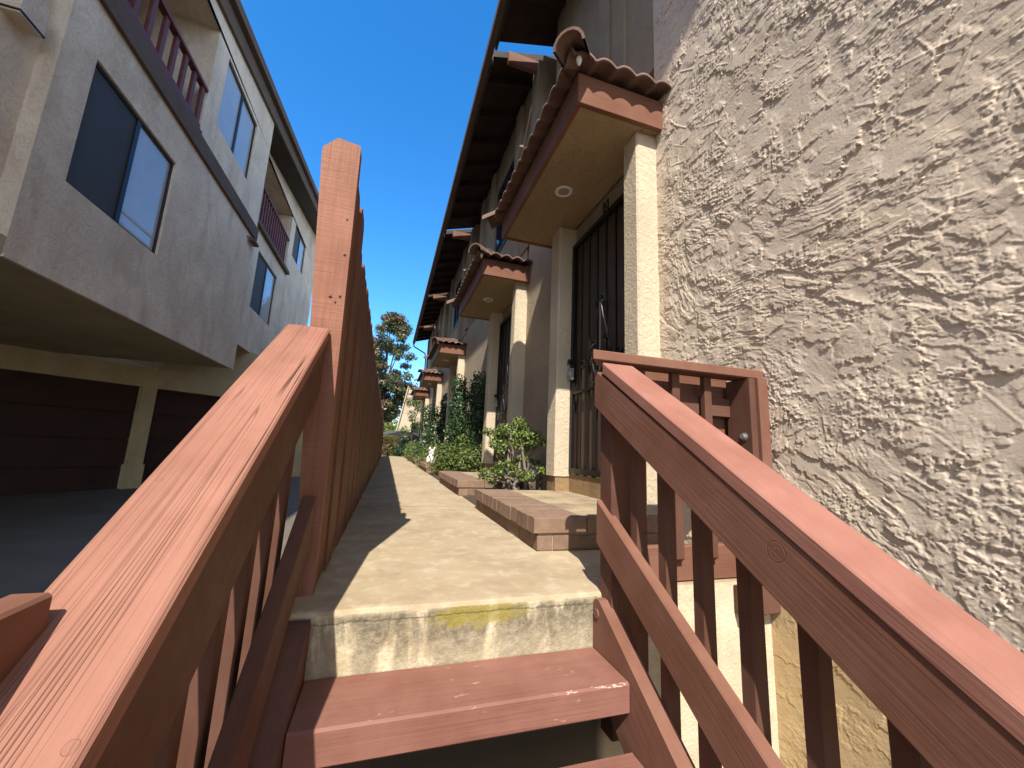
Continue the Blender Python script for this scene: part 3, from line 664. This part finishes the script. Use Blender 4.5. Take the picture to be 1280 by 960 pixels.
# ------------------------------------------------------------------ left apartment building
ab=thing('apartment_building','grey stucco apartment block with balconies above dark garages on the left','building',(-6,9,-.7))
BX=-3.2; BX2=-3.7
def wall_x(mb,X,y0,y1,z0,z1,holes,depth=.09,slope=None):
    ysn=sorted({y0,y1,*[h[0] for h in holes],*[h[1] for h in holes]}); zsn=sorted({z0,z1,*[h[2] for h in holes],*[h[3] for h in holes]})
    for a,b in zip(ysn,ysn[1:]):
        for c,d in zip(zsn,zsn[1:]):
            if any(h[0]<=a and b<=h[1] and h[2]<=c and d<=h[3] for h in holes): continue
            mb.face([(X,a,c),(X,b,c),(X,b,d),(X,a,d)])
    for h in holes:
        a,b,c,d=h[:4]; e=h[4] if len(h)>4 else depth; Xi=X-e
        mb.face([(X,a,c),(Xi,a,c),(Xi,b,c),(X,b,c)]); mb.face([(X,a,d),(X,b,d),(Xi,b,d),(Xi,a,d)]); mb.face([(X,a,c),(X,a,d),(Xi,a,d),(Xi,a,c)]); mb.face([(X,b,c),(Xi,b,c),(Xi,b,d),(X,b,d)])
        if e>.5: mb.face([(Xi,a,c),(Xi,b,c),(Xi,b,d),(Xi,a,d)])
    if slope: 
        mb.face([(X,y0,z1),(X,y1,z1),(X,y1,slope(y1)),(X,y0,slope(y0))])
RZ=lambda y:6.24+.168*y
win1=(4.58,6.18,2.90,4.30); win2=(7.0,8.54,5.69,7.0); balc1=(3.6,6.58,5.16,7.06,1.3)
w=MB(); wall_x(w,BX,4.19,9.40,1.944,7.1,[win1,win2,(4.3,)+balc1[1:]],slope=lambda y:RZ(y)+.028)
w.face([(BX,9.40,1.944),(BX2-.1,9.40,1.944),(BX2-.1,9.40,RZ(9.4)),(BX,9.40,RZ(9.4))][::-1]); w.face([(BX,4.19,1.944),(BX-.6,4.19,1.944),(BX-.6,4.19,7.0),(BX,4.19,7.0)])
# setback nearer bay
NX=-3.34
w.face([(NX,-8,1.944),(NX,4.19,1.944),(NX,4.19,7.2),(NX,-8,7.2)])
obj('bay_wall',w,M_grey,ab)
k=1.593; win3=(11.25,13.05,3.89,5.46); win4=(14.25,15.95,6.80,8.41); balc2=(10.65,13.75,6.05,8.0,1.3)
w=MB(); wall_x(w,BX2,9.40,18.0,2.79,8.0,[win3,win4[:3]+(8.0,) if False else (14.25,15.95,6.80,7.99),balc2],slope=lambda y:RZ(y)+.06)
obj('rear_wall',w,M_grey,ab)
ed=MB(); ed.box((BX-.03,4.192,1.925),(BX+.012,9.398,1.955)); obj('drip_edge',ed,M_grey,ab)
def slider(h,X,screen_first=True,blind=True):
    a,b,c,d=h[:4]; xf=X-.03; f=MB(); t=.035
    f.box((xf-.04,a,c),(xf,a+t,d)); f.box((xf-.04,b-t,c),(xf,b,d)); f.box((xf-.04,a+t,c),(xf,b-t,c+t)); f.box((xf-.04,a+t,d-t),(xf,b-t,d)); m=(a+b)/2; f.box((xf-.035,m-.035,c+t),(xf+.004,m+.035,d-t))
    o=obj('window',f,M_frame,ab)
    obj('screen_pane' if screen_first else 'pane',MB().box((xf-.022,a+t,c+t),(xf-.016,m-.035,d-t)),M_screen if screen_first else M_glass,o)
    obj('pane',MB().box((xf-.028,m+.035,c+t),(xf-.022,b-t,d-t)),M_glass,o)
    if blind: 
        bb=MB(); bb.box((xf-.021,m+.04,c+.20),(xf-.016,b-t-.05,c+.235)); obj('blind_rail',bb,M_blind,o)
    return o
slider(win1,BX); slider(win2,BX,False,False); slider(win3,BX2,True,False); slider((14.25,15.95,6.80,7.99),BX2,True,False)
# balcony rails and doors
def balcony(b,X,top,pitch,wd,mat,lab):
    y0,y1,z0,z1=b[:4]; f=MB(); f.box((X-1.2,y0,z0-.06),(X+.03,y1,z0+.01)); o=obj('balcony',f,mat,ab)
    r=MB().board((X-.04,y0,top),(X-.04,y1,top),(0,0,1),.09,.05,.004); obj('handrail',r,mat,o)
    r=MB().board((X-.04,y0,z0+.10),(X-.04,y1,z0+.10),(0,0,1),.05,.06,.004); obj('bottom_rail',r,mat,o)
    yy=y0+.1
    while yy<y1-.03:
        obj('baluster',MB().board((X-.04,yy,z0+.02),(X-.04,yy,top-.02),(1,0,0),wd,.045,.003),mat,o); yy+=pitch
    g=MB(); ym=(y0+y1)/2; g.box((X-1.29,y0+.5,z0+.05),(X-1.25,y1-.75,z0+1.72)); obj('patio_door',g,M_glass,o)
    return o
balcony((4.3,6.58,5.16,7.0),BX,5.90,.262,.075,M_maroon,1)
balcony((10.65,13.75,6.05,8.0),BX2,7.08,.20,.06,M_maroon,2)
led=MB(); led.box((BX2+.0,10.5,5.93),(BX2+.10,13.9,6.04)); obj('balcony_ledge',led,M_trim,ab)
tm=MB(); tm.box((BX+.001,4.19,4.84),(BX+.05,9.38,5.10)); tm.box((NX+.001,-8,4.20),(NX+.05,4.05,4.48)); obj('trim_band',tm,M_trim,ab)
fa=MB()
A=[(BX+.16,2.0,RZ(2)),(BX+.16,19,RZ(19))]
fa.board((BX+.035,2.0,RZ(2)+.17),(BX+.035,19,RZ(19)+.17),(0,0,1),.05,.34,.004); fa.board((BX+.10,2.0,RZ(2)+.36),(BX+.10,19,RZ(19)+.36),(0,0,1),.12,.17,.004); obj('rake_fascia',fa,M_trim,ab)
ro=MB(); L=[(BX+.009,2,RZ(2)+.03),(BX+.009,19,RZ(19)+.03),(-11,19,RZ(19)+.03),(-11,2,RZ(2)+.03)]; U=[(x,y,z+.36) for x,y,z in L]; ro.face(L); ro.face(U[::-1])
for q in range(4): j=(q+1)%4; ro.face([L[j],L[q],U[q],U[j]])
obj('roof',ro,M_eave,ab)
sf=MB(); sf.box((-11,-8,1.948),(BX-.002,9.40,2.1)); sf.box((-11,9.402,2.795),(BX2-.002,18,2.9)); sf.face([(BX-.3,9.401,1.95),(-11,9.401,1.95),(-11,9.401,2.9),(BX-.3,9.401,2.9)]); obj('garage_soffit',sf,M_garsoff,ab)
# angled garage front: line from P in direction D
P0=Vector((-6.5,8.9,0)); D=Vector((1.5,1.55,0)).normalized(); Nn=Vector((D.y,-D.x,0))
def gpt(s,z,o=0): q=P0+D*s+Nn*o; return (q.x,q.y,z)
gw=MB()
def gbox(s0,s1,z0,z1,o0,o1,mb):
    A=[gpt(s0,z0,o1),gpt(s1,z0,o1),gpt(s1,z0,o0),gpt(s0,z0,o0)]; B=[gpt(s0,z1,o1),gpt(s1,z1,o1),gpt(s1,z1,o0),gpt(s0,z1,o0)]
    mb.face(A[::-1]); mb.face(B)
    for q in range(4): j=(q+1)%4; mb.face([A[q],A[j],B[j],B[q]])
gbox(-6,6,1.53,1.947,-.3,0,gw); gbox(1.99,2.25,-.75,1.53,-.3,.0,gw); gbox(-5.5,-3.2,-.75,1.53,-.3,0,gw); gbox(1.96,2.28,-.75,-.12,-.28,.015,gw); gbox(4.9,6,-.75,1.53,-.3,0,gw)
gbox(2.28,6,1.948,2.79,-.3,0,gw); obj('garage_wall',gw,M_garsoff,ab)
for s0,s1 in ((-3.2,1.99),(2.25,4.9)):
    gd=MB(); nn=4
    for q in range(nn):
        z0=-.74+q*(2.27/nn); gbox(s0,s1,z0+.006,z0+2.27/nn-.006,-.22,-.15,gd)
    gbox(s0,s1,-.74,1.53,-.28,-.225,gd); obj('garage_door',gd,M_garage,ab)
lp=MB(); lp.tube([(BX,8.95,4.72),(BX+.12,9.1,4.72)],.015,6); lp.box((BX+.02,9.0,4.66),(BX+.13,9.3,4.71)); obj('wall_lamp',lp,M_trim,ab)
lp=MB(); lp.box((NX,3.80,3.93),(NX+.13,4.04,4.20)); lp.box((NX+.0,3.81,3.90),(NX+.125,4.03,3.928)); obj('vent_box',lp,M_grey,ab)
lp=MB(); lp.box((NX+.004,3.80,3.915),(NX+.135,4.045,3.929)); obj('vent_louvre',lp,M_frame,ab)
lp=MB(); lp.box((BX-1.15,5.9,6.15),(BX-1.05,6.02,6.45)); obj('balcony_lamp',lp,M_maroon,ab)
bk=MB(); bk.box((-11,-8,2.1),(-5.5,18,7.0)); obj('core_wall',bk,M_grey,ab)

# ------------------------------------------------------------------ plants
def leaves(centres, radii, n, size, seed, shell=.55, up=.35, asp=.5, fold=.25):
    """leaf quads (two folded triangles pairs) spread through ellipsoids"""
    r=np.random.default_rng(seed); cs=np.array(centres,float); rs=np.array(radii,float)
    vol=(rs[:,0]*rs[:,1]*rs[:,2])**(2/3); idx=r.choice(len(cs),n,p=vol/vol.sum())
    dirs=r.normal(size=(n,3)); dirs/=np.linalg.norm(dirs,axis=1)[:,None]; rad=shell+(1-shell)*r.random(n)**.7
    rad*=1+.12*r.normal(size=n)
    pos=cs[idx]+dirs*rs[idx]*rad[:,None]
    nrm=dirs*.8+r.normal(size=(n,3))*.55; nrm[:,2]+=up; nrm/=np.linalg.norm(nrm,axis=1)[:,None]
    t=np.cross(nrm,r.normal(size=(n,3))); t/=np.linalg.norm(t,axis=1)[:,None]; b=np.cross(nrm,t)
    L=size*(.6+.8*r.random(n))[:,None]; W=L*asp
    base=pos-t*L*.5; tip=pos+t*L*.5; mid=pos-nrm*L*fold*.3
    v=np.stack([base,mid+b*W*.5+nrm*L*fold*.35,tip,mid-b*W*.5+nrm*L*fold*.35],1).reshape(-1,3)
    i=np.arange(n)*4; f=np.stack([i,i+1,i+2,i+3],-1); return v,f
L_ivy=leaf('ivy leaf',(.035,.085,.030),.55); L_low=leaf('low shrub leaf',(.12,.165,.045),.5); L_jade=leaf('jade leaf',(.13,.185,.045),.55,.15)
L_mag=leaf('magnolia leaf',(.065,.098,.034),.6,.2,(.22,.12,.075)); L_hedge=leaf('hedge leaf',(.17,.165,.05),.5); L_bright=leaf('bright tree leaf',(.17,.21,.03),.4)
def shrub(name,label,cat,base,cs,rs,n,size,mat,seed,stems,group=None,smat=None,**kw):
    t=thing(name,label,cat,base,group); v,f=leaves(cs,rs,n,size,seed,**kw); npobj('foliage',v,f,mat,t,smooth=False)
    s=MB()
    for q in stems: s.tube(q[0],q[1],7,q[2])
    obj('stems',s,smat or M_bark,t); return t
# jade plant in front of the first wall
def jade():
    r=random.Random(3); t=thing('jade_plant','leggy jade plant with pale bare stems beside the first brick step','plant',(1.30,4.05,.0))
    s=MB(); cs=[];rs=[]
    for k in range(12):
        bx=1.30+r.uniform(-.13,.15); by=4.0+r.uniform(-.12,.14); top=Vector((1.30+r.uniform(-.24,.22),4.05+r.uniform(-.2,.2),r.uniform(.52,.76)))
        m=Vector((bx,by,0)).lerp(top,.5)+Vector((r.uniform(-.06,.06),r.uniform(-.06,.06),-.02))
        pts=[Vector((bx,by,.0)),m,top]; s.tube(pts,.022,7,.011)
        for q in range(3):
            e=top+Vector((r.uniform(-.14,.14),r.uniform(-.13,.13),r.uniform(-.02,.10))); s.tube([m.lerp(top,.6),e],.010,6,.005); cs.append(e); rs.append((.085,.085,.055))
        for q in range(2):
            e=m+Vector((r.uniform(-.24,.16),r.uniform(-.18,.12),r.uniform(-.06,.16))); s.tube([Vector((bx,by,.0)).lerp(m,.7),e],.009,6,.005); cs.append(e); rs.append((.07,.07,.05))
    obj('stems',s,M_bark,t)
    v,f=leaves(cs,rs,6000,.032,9,shell=.25,asp=.62,up=.5); npobj('foliage',v,f,L_jade,t,smooth=False)
jade()
# tall ivy column with the dark ivy mass behind it
cs=[];rs=[]
for k in range(26):
    z=.08+1.72*k/25; w=.36*(1-.62*k/25)+.03; cs.append((1.24+.03*math.sin(k),7.35+.02*math.cos(k*2),z)); rs.append((w*.78,w,.12))
shrub('ivy_shrub','tall narrow cone of dark ivy leaves beyond the jade plant','shrub',(1.24,7.3,0),cs,rs,6500,.055,L_ivy,21,[([(1.24,7.3,0),(1.25,7.3,1.7)],.03,.01)],shell=.75)
cs=[(1.52,6.95,z) for z in (.3,.7,1.1,1.45,1.65)]; rs=[(.16,.45,.3)]*5
shrub('ivy_hedge','dark shaded ivy mass against the wall behind the tall cone','shrub',(1.52,6.95,0),cs,rs,3200,.06,L_ivy,22,[([(1.55,6.95,0),(1.55,6.95,1.5)],.03,.01)],shell=.6)
cs=[(1.12,6.75,.30),(1.30,6.55,.28),(1.05,7.2,.35),(1.42,6.45,.34),(.98,7.6,.25),(1.25,6.9,.5)]; rs=[(.24,.25,.28)]*6
shrub('leafy_shrub','low spreading leafy shrub at the foot of the tall ivy cone','shrub',(1.15,6.8,0),cs,rs,3600,.048,L_low,23,[([(1.15,6.8,0),(1.2,6.8,.4)],.02,.006)],shell=.55)
cs=[];rs=[]
for k in range(20):
    z=.1+1.6*k/19; w=.58*(1-.55*k/19); cs.append((1.22+.12*(1-k/19),12.3,z)); rs.append((w*.95,w*1.1,.14))
shrub('ivy_shrub','shorter ivy cone between the third and fourth canopies','shrub',(1.25,12.3,0),cs,rs,4200,.075,L_ivy,24,[([(1.25,12.3,0),(1.25,12.3,1.5)],.03,.01)],shell=.7)
cs=[(1.55,11.7,z) for z in (.3,.7,1.1,1.5,1.8)]; rs=[(.14,.5,.3)]*5
shrub('ivy_hedge','dark far ivy mass on the wall behind the shorter ivy cone','shrub',(1.52,11.7,0),cs,rs,2200,.075,L_ivy,27,[([(1.55,11.7,0),(1.55,11.7,1.5)],.03,.01)],shell=.6)
cs=[(1.1,10.4,.28),(1.0,9.95,.22),(1.25,10.9,.33),(1.2,8.0,.3),(1.35,8.05,.35)]; rs=[(.33,.42,.34)]*5
shrub('leafy_shrub','pale green low shrub beside the white ornament','shrub',(1.1,10.0,0),cs,rs,3600,.055,L_low,25,[([(1.1,10.,0),(1.1,10.1,.3)],.02,.006)])
cs=[(1.05,14.3,.3),(1.0,17.2,.3),(1.1,18.2,.4),(1.0,14.8,.3)]; rs=[(.36,.6,.42)]*4
shrub('leafy_shrub','far low shrubs near the end of the path','shrub',(1.05,15.5,0),cs,rs,2200,.07,L_low,26,[([(1.05,14.3,0),(1.05,14.3,.3)],.02,.006)])
cs=[(.72,20.3,.3),(.95,20.0,.35),(.6,20.6,.25)]; rs=[(.3,.4,.33)]*3
shrub('leafy_shrub','dark green rounded bush between the clipped hedge and the far shrubs','shrub',(.75,20.3,0),cs,rs,1500,.08,L_ivy,28,[([(.75,20.3,0),(.75,20.3,.3)],.02,.006)])
# clipped hedge at the end of the path
r=np.random.default_rng(31); n=4200
pts=r.random((n,3)); ax=r.integers(0,3,n); pts[np.arange(n),ax]=np.where(r.random(n)<.5,0.02,.98)+r.normal(0,.02,n)
hp=np.array([-.6,20.6,.0])+pts*np.array([1.12,.8,.98])
v,f=leaves([tuple(q) for q in hp],[(.05,.05,.05)]*n,n*2,.07,33,shell=.2); t=thing('clipped_hedge','boxy clipped hedge at the far end of the path','hedge',(0,21,0)); npobj('foliage',v,f,L_hedge,t,smooth=False)
obj('stems',MB().box((-.52,20.7,0),(.44,21.3,.85)),M_barkd,t)
# trees
def tree(label,base,h,cs,rs,n,size,mat,seed,limbs,tr=.14):
    t=thing('tree',label,'tree',base); b=Vector(base); s=MB()
    s.tube([b,b+Vector((.05,.05,h*.25)),b+Vector((-.05,.1,h*.55))],tr,9,tr*.6)
    for l in limbs: s.tube([b+Vector((0,.07,h*.38)),(b+Vector((0,.07,h*.45))).lerp(Vector(l),.5)+Vector((0,0,.2)),Vector(l)],tr*.45,7,.025)
    obj('trunk',s,M_barkd,t); v,f=leaves(cs,rs,n,size,seed,shell=.35,asp=.45); npobj('crown',v,f,mat,t,smooth=False); return t
r=random.Random(12); cs=[];rs=[]
for k in range(110):
    z=r.uniform(2.3,9.2); wdt=1.75*math.sin(math.pi*min(1,max(.12,(z-1.4)/8.4)))**.7; a=r.uniform(0,6.28); q=r.uniform(.25,1)*wdt
    cs.append((-.25+math.cos(a)*q,27+math.sin(a)*q,z)); rs.append((r.uniform(.3,.62),r.uniform(.3,.62),r.uniform(.22,.45)))
tree('tall magnolia like tree with bronze leaf undersides beyond the fence',(-.5,27,-.02),9.2,cs,rs,27000,.18,L_mag,41,[cs[i] for i in range(0,110,11)])
cs=[(-.6,40,2.2),(.4,41,1.6),(-1.5,40,2.0),(.3,40,2.6)]; rs=[(1.1,1,1.0)]*4
tree('small bright yellow green tree far behind the parked car',(-.4,40,-.02),3,cs,rs,3500,.22,L_bright,42,[cs[0],cs[1]],.08)
r=random.Random(15); cs=[(1.15+r.uniform(-.35,.35),21.5+r.uniform(-.6,.6),r.uniform(1.0,3.1)) for k in range(14)]; rs=[(.28,.28,.25)]*14
tree('thin loose shrub tree beside the farthest canopy',(1.2,21.5,-.02),3.0,cs,rs,1500,.11,L_low,43,[cs[0],cs[3],cs[7]],.04)

# ------------------------------------------------------------------ white ornament, pot
t=thing('garden_ornament','small white ceramic ornament standing on the third brick step','ornament',(.95,8.75,.168))
o=MB(); o.lathe((.95,8.75,.168),[(0,0),(.10,0),(.12,.05),(.10,.13),(.06,.18),(.065,.21),(.075,.26),(.05,.30),(0,.31)],16); obj('body',o,M_white,t,smooth=True)
o=MB(); o.lathe((.90,8.70,.445),[(0,0),(.03,.01),(.02,.06),(0,.08)],8); o.lathe((1.0,8.72,.445),[(0,0),(.03,.01),(.02,.06),(0,.08)],8); obj('ears',o,M_white,t,smooth=True)
t=thing('plant_pot','small white pot half hidden behind the jade plant by the wall','pot',(1.56,4.10,.0))
o=MB(); o.lathe((1.54,4.12,.20),[(0,0),(.05,0),(.085,.09),(.095,.15),(.105,.15),(.105,.175),(.09,.175),(.085,.14),(0,.13)],16); obj('bowl',o,M_white,t,smooth=True)
o=MB(); o.box((1.50,4.08,0),(1.58,4.16,.2)); obj('stand',o,M_barkd,t)

# ------------------------------------------------------------------ parked car, end house
def car():
    t=thing('parked_car','dark parked car seen beyond the hedge at the end of the path','car',(1.0,26,-.02))
    y0,y1=25.1,26.9; M_car=plain('dark blue car paint',(.008,.009,.012),.5,.0,.25,var=.1); M_tyre=plain('tyre',(.015,.015,.015),.8)
    prof=[(-1.2,.32),(-1.22,.75),(-1.1,.95),(-.35,1.02),(.15,1.40),(.9,1.50),(1.9,1.46),(2.55,1.08),(3.05,1.0),(3.15,.7),(3.1,.32)]; prof=[(.9-(x-.9),z) for x,z in prof][::-1]
    b=MB(); n=len(prof); A=[(x,y0+(.16 if z>1.1 else 0),z) for x,z in prof]; B=[(x,y1-(.16 if z>1.1 else 0),z) for x,z in prof]
    b.face(A); b.face(B[::-1])
    for i in range(n): j=(i+1)%n; b.face([A[j],A[i],B[i],B[j]])
    obj('body',b,M_car,t,merge=True)
    for (pts) in ([(-.55,1.06),(.68,1.06),(.72,1.40),(-.05,1.40)],[(.76,1.06),(1.85,1.06),(1.50,1.36),(.80,1.41)]):
        g=MB(); P=[(x,y0+.12 - (z-1.06)*-.13,z) for x,z in pts]; Q=[(x,y+.02,z) for x,y,z in P]; g.face(P); g.face(Q[::-1])
        for i in range(4): j=(i+1)%4; g.face([P[j],P[i],Q[i],Q[j]])
        obj('side_window',g,M_glassd,t)
    for x in (-.45,2.0):
        for yy in (y0-.01,y1+.01-.2):
            w=MB(); w.lathe((x,yy,.32),[(0,0),(.2,0),(.32,.02),(.33,.06),(.33,.16),(.3,.2),(0,.2)],20,1); wo=obj('wheel',w,M_tyre,t,smooth=False); h=MB(); h.lathe((x,yy-.01,.32),[(0,0),(.19,0),(.2,.02)],14,1); obj('rim',h,M_steel,wo)
    for yy in (y0+.15,y1-.4):
        h=MB(); h.box((-1.36,yy,.72),(-1.24,yy+.28,.86)); obj('headlight',h,M_white,t)
    h=MB(); h.box((1.25-.2,y0-.04,1.02),(1.25-.05,y0+.06,1.14)); obj('mirror',h,M_car,t)
    t.location=(.95,22.95,-.02); t.scale=(.9,.9,.9)
car()
eh=thing('end_house','cream end house with sloping gable edge beyond the parked car','house',(1.8,24.3,0))
h=MB(); poly=[(.47,-.02),(.47,1.35),(.93,4.0),(1.9,4.2),(1.9,-.02)]
A=[(x,24.3,z) for x,z in poly]; B=[(x,26.2,z) for x,z in poly]; h.face(A); h.face(B[::-1])
for i in range(5): j=(i+1)%5; h.face([A[j],A[i],B[i],B[j]])
obj('wall',h,M_cream,eh)
h=MB(); h.board((.44,24.26,1.25),(.93,24.26,4.1),(0,1,0),.06,.16); obj('roof_edge',h,M_cream,eh)
h=MB(); h.box((1.35,24.27,1.0),(1.75,24.297,1.9)); obj('window',h,M_glassd,eh)

# ------------------------------------------------------------------ camera, light, render
Mr=[[0.9522248802380731,-0.3022856654491926,0.04348739954890481],[0.09199653716337325,0.14813898003088538,-0.9846783636017179],[0.29121197538139704,0.941635927022407,0.1688708569739518]]
cam=bpy.data.cameras.new('camera'); co=bpy.data.objects.new('camera',cam); C.objects.link(co)
cam.sensor_fit='HORIZONTAL'; cam.sensor_width=36; cam.lens=36*488.07/1280; cam.clip_start=.01; cam.clip_end=2000
m=Matrix(((Mr[0][0],-Mr[1][0],-Mr[2][0],0),(Mr[0][1],-Mr[1][1],-Mr[2][1],0),(Mr[0][2],-Mr[1][2],-Mr[2][2],.51),(0,0,0,1))); co.matrix_world=m
S.camera=co
sd=Vector((.189,.622,-.76)).normalized()
sun=bpy.data.lights.new('sun','SUN'); so=bpy.data.objects.new('sun',sun); C.objects.link(so); sun.energy=4.2; sun.angle=R(.53); sun.color=(1,.93,.82)
so.rotation_euler=sd.to_track_quat('-Z','Y').to_euler()
W=bpy.data.worlds.new('World'); S.world=W; W.use_nodes=True; nt=W.node_tree; nt.nodes.clear()
o=nt.nodes.new('ShaderNodeOutputWorld'); bg=nt.nodes.new('ShaderNodeBackground'); sky=nt.nodes.new('ShaderNodeTexSky'); sky.sky_type='NISHITA'; sky.sun_disc=False
el=math.asin(.76/math.sqrt(.189**2+.622**2+.76**2)); az=math.atan2(-.189,-.622)
sky.sun_elevation=el; sky.sun_rotation=az; sky.altitude=300; sky.air_density=1.0; sky.dust_density=.15; sky.ozone_density=3.5
bg.inputs[1].default_value=.15; hs=nt.nodes.new('ShaderNodeHueSaturation'); hs.inputs['Saturation'].default_value=1.32; hs.inputs['Value'].default_value=1.15; nt.links.new(sky.outputs[0],hs.inputs['Color']); 
h2=nt.nodes.new('ShaderNodeHueSaturation'); h2.inputs['Saturation'].default_value=.62; h2.inputs['Value'].default_value=1.12; nt.links.new(sky.outputs[0],h2.inputs['Color'])
tc=nt.nodes.new('ShaderNodeTexCoord'); dp=nt.nodes.new('ShaderNodeVectorMath'); dp.operation='DOT_PRODUCT'; nt.links.new(tc.outputs['Generated'],dp.inputs[0]); dp.inputs[1].default_value=(0,.87,.5)
rp=nt.nodes.new('ShaderNodeMapRange'); rp.interpolation_type='SMOOTHSTEP'; rp.inputs[1].default_value=.35; rp.inputs[2].default_value=.8; nt.links.new(dp.outputs['Value'],rp.inputs[0])
mx=nt.nodes.new('ShaderNodeMix'); mx.data_type='RGBA'; nt.links.new(rp.outputs[0],mx.inputs[0]); nt.links.new(h2.outputs[0],mx.inputs[6]); nt.links.new(hs.outputs[0],mx.inputs[7]); nt.links.new(mx.outputs[2],bg.inputs[0]); nt.links.new(bg.outputs[0],o.inputs[0])
v=S.view_settings; v.view_transform='Standard'; v.look='None'; v.exposure=1.0; v.gamma=1; v.use_curve_mapping=False
S.cycles.max_bounces=6; S.cycles.diffuse_bounces=4; S.cycles.use_denoising=True
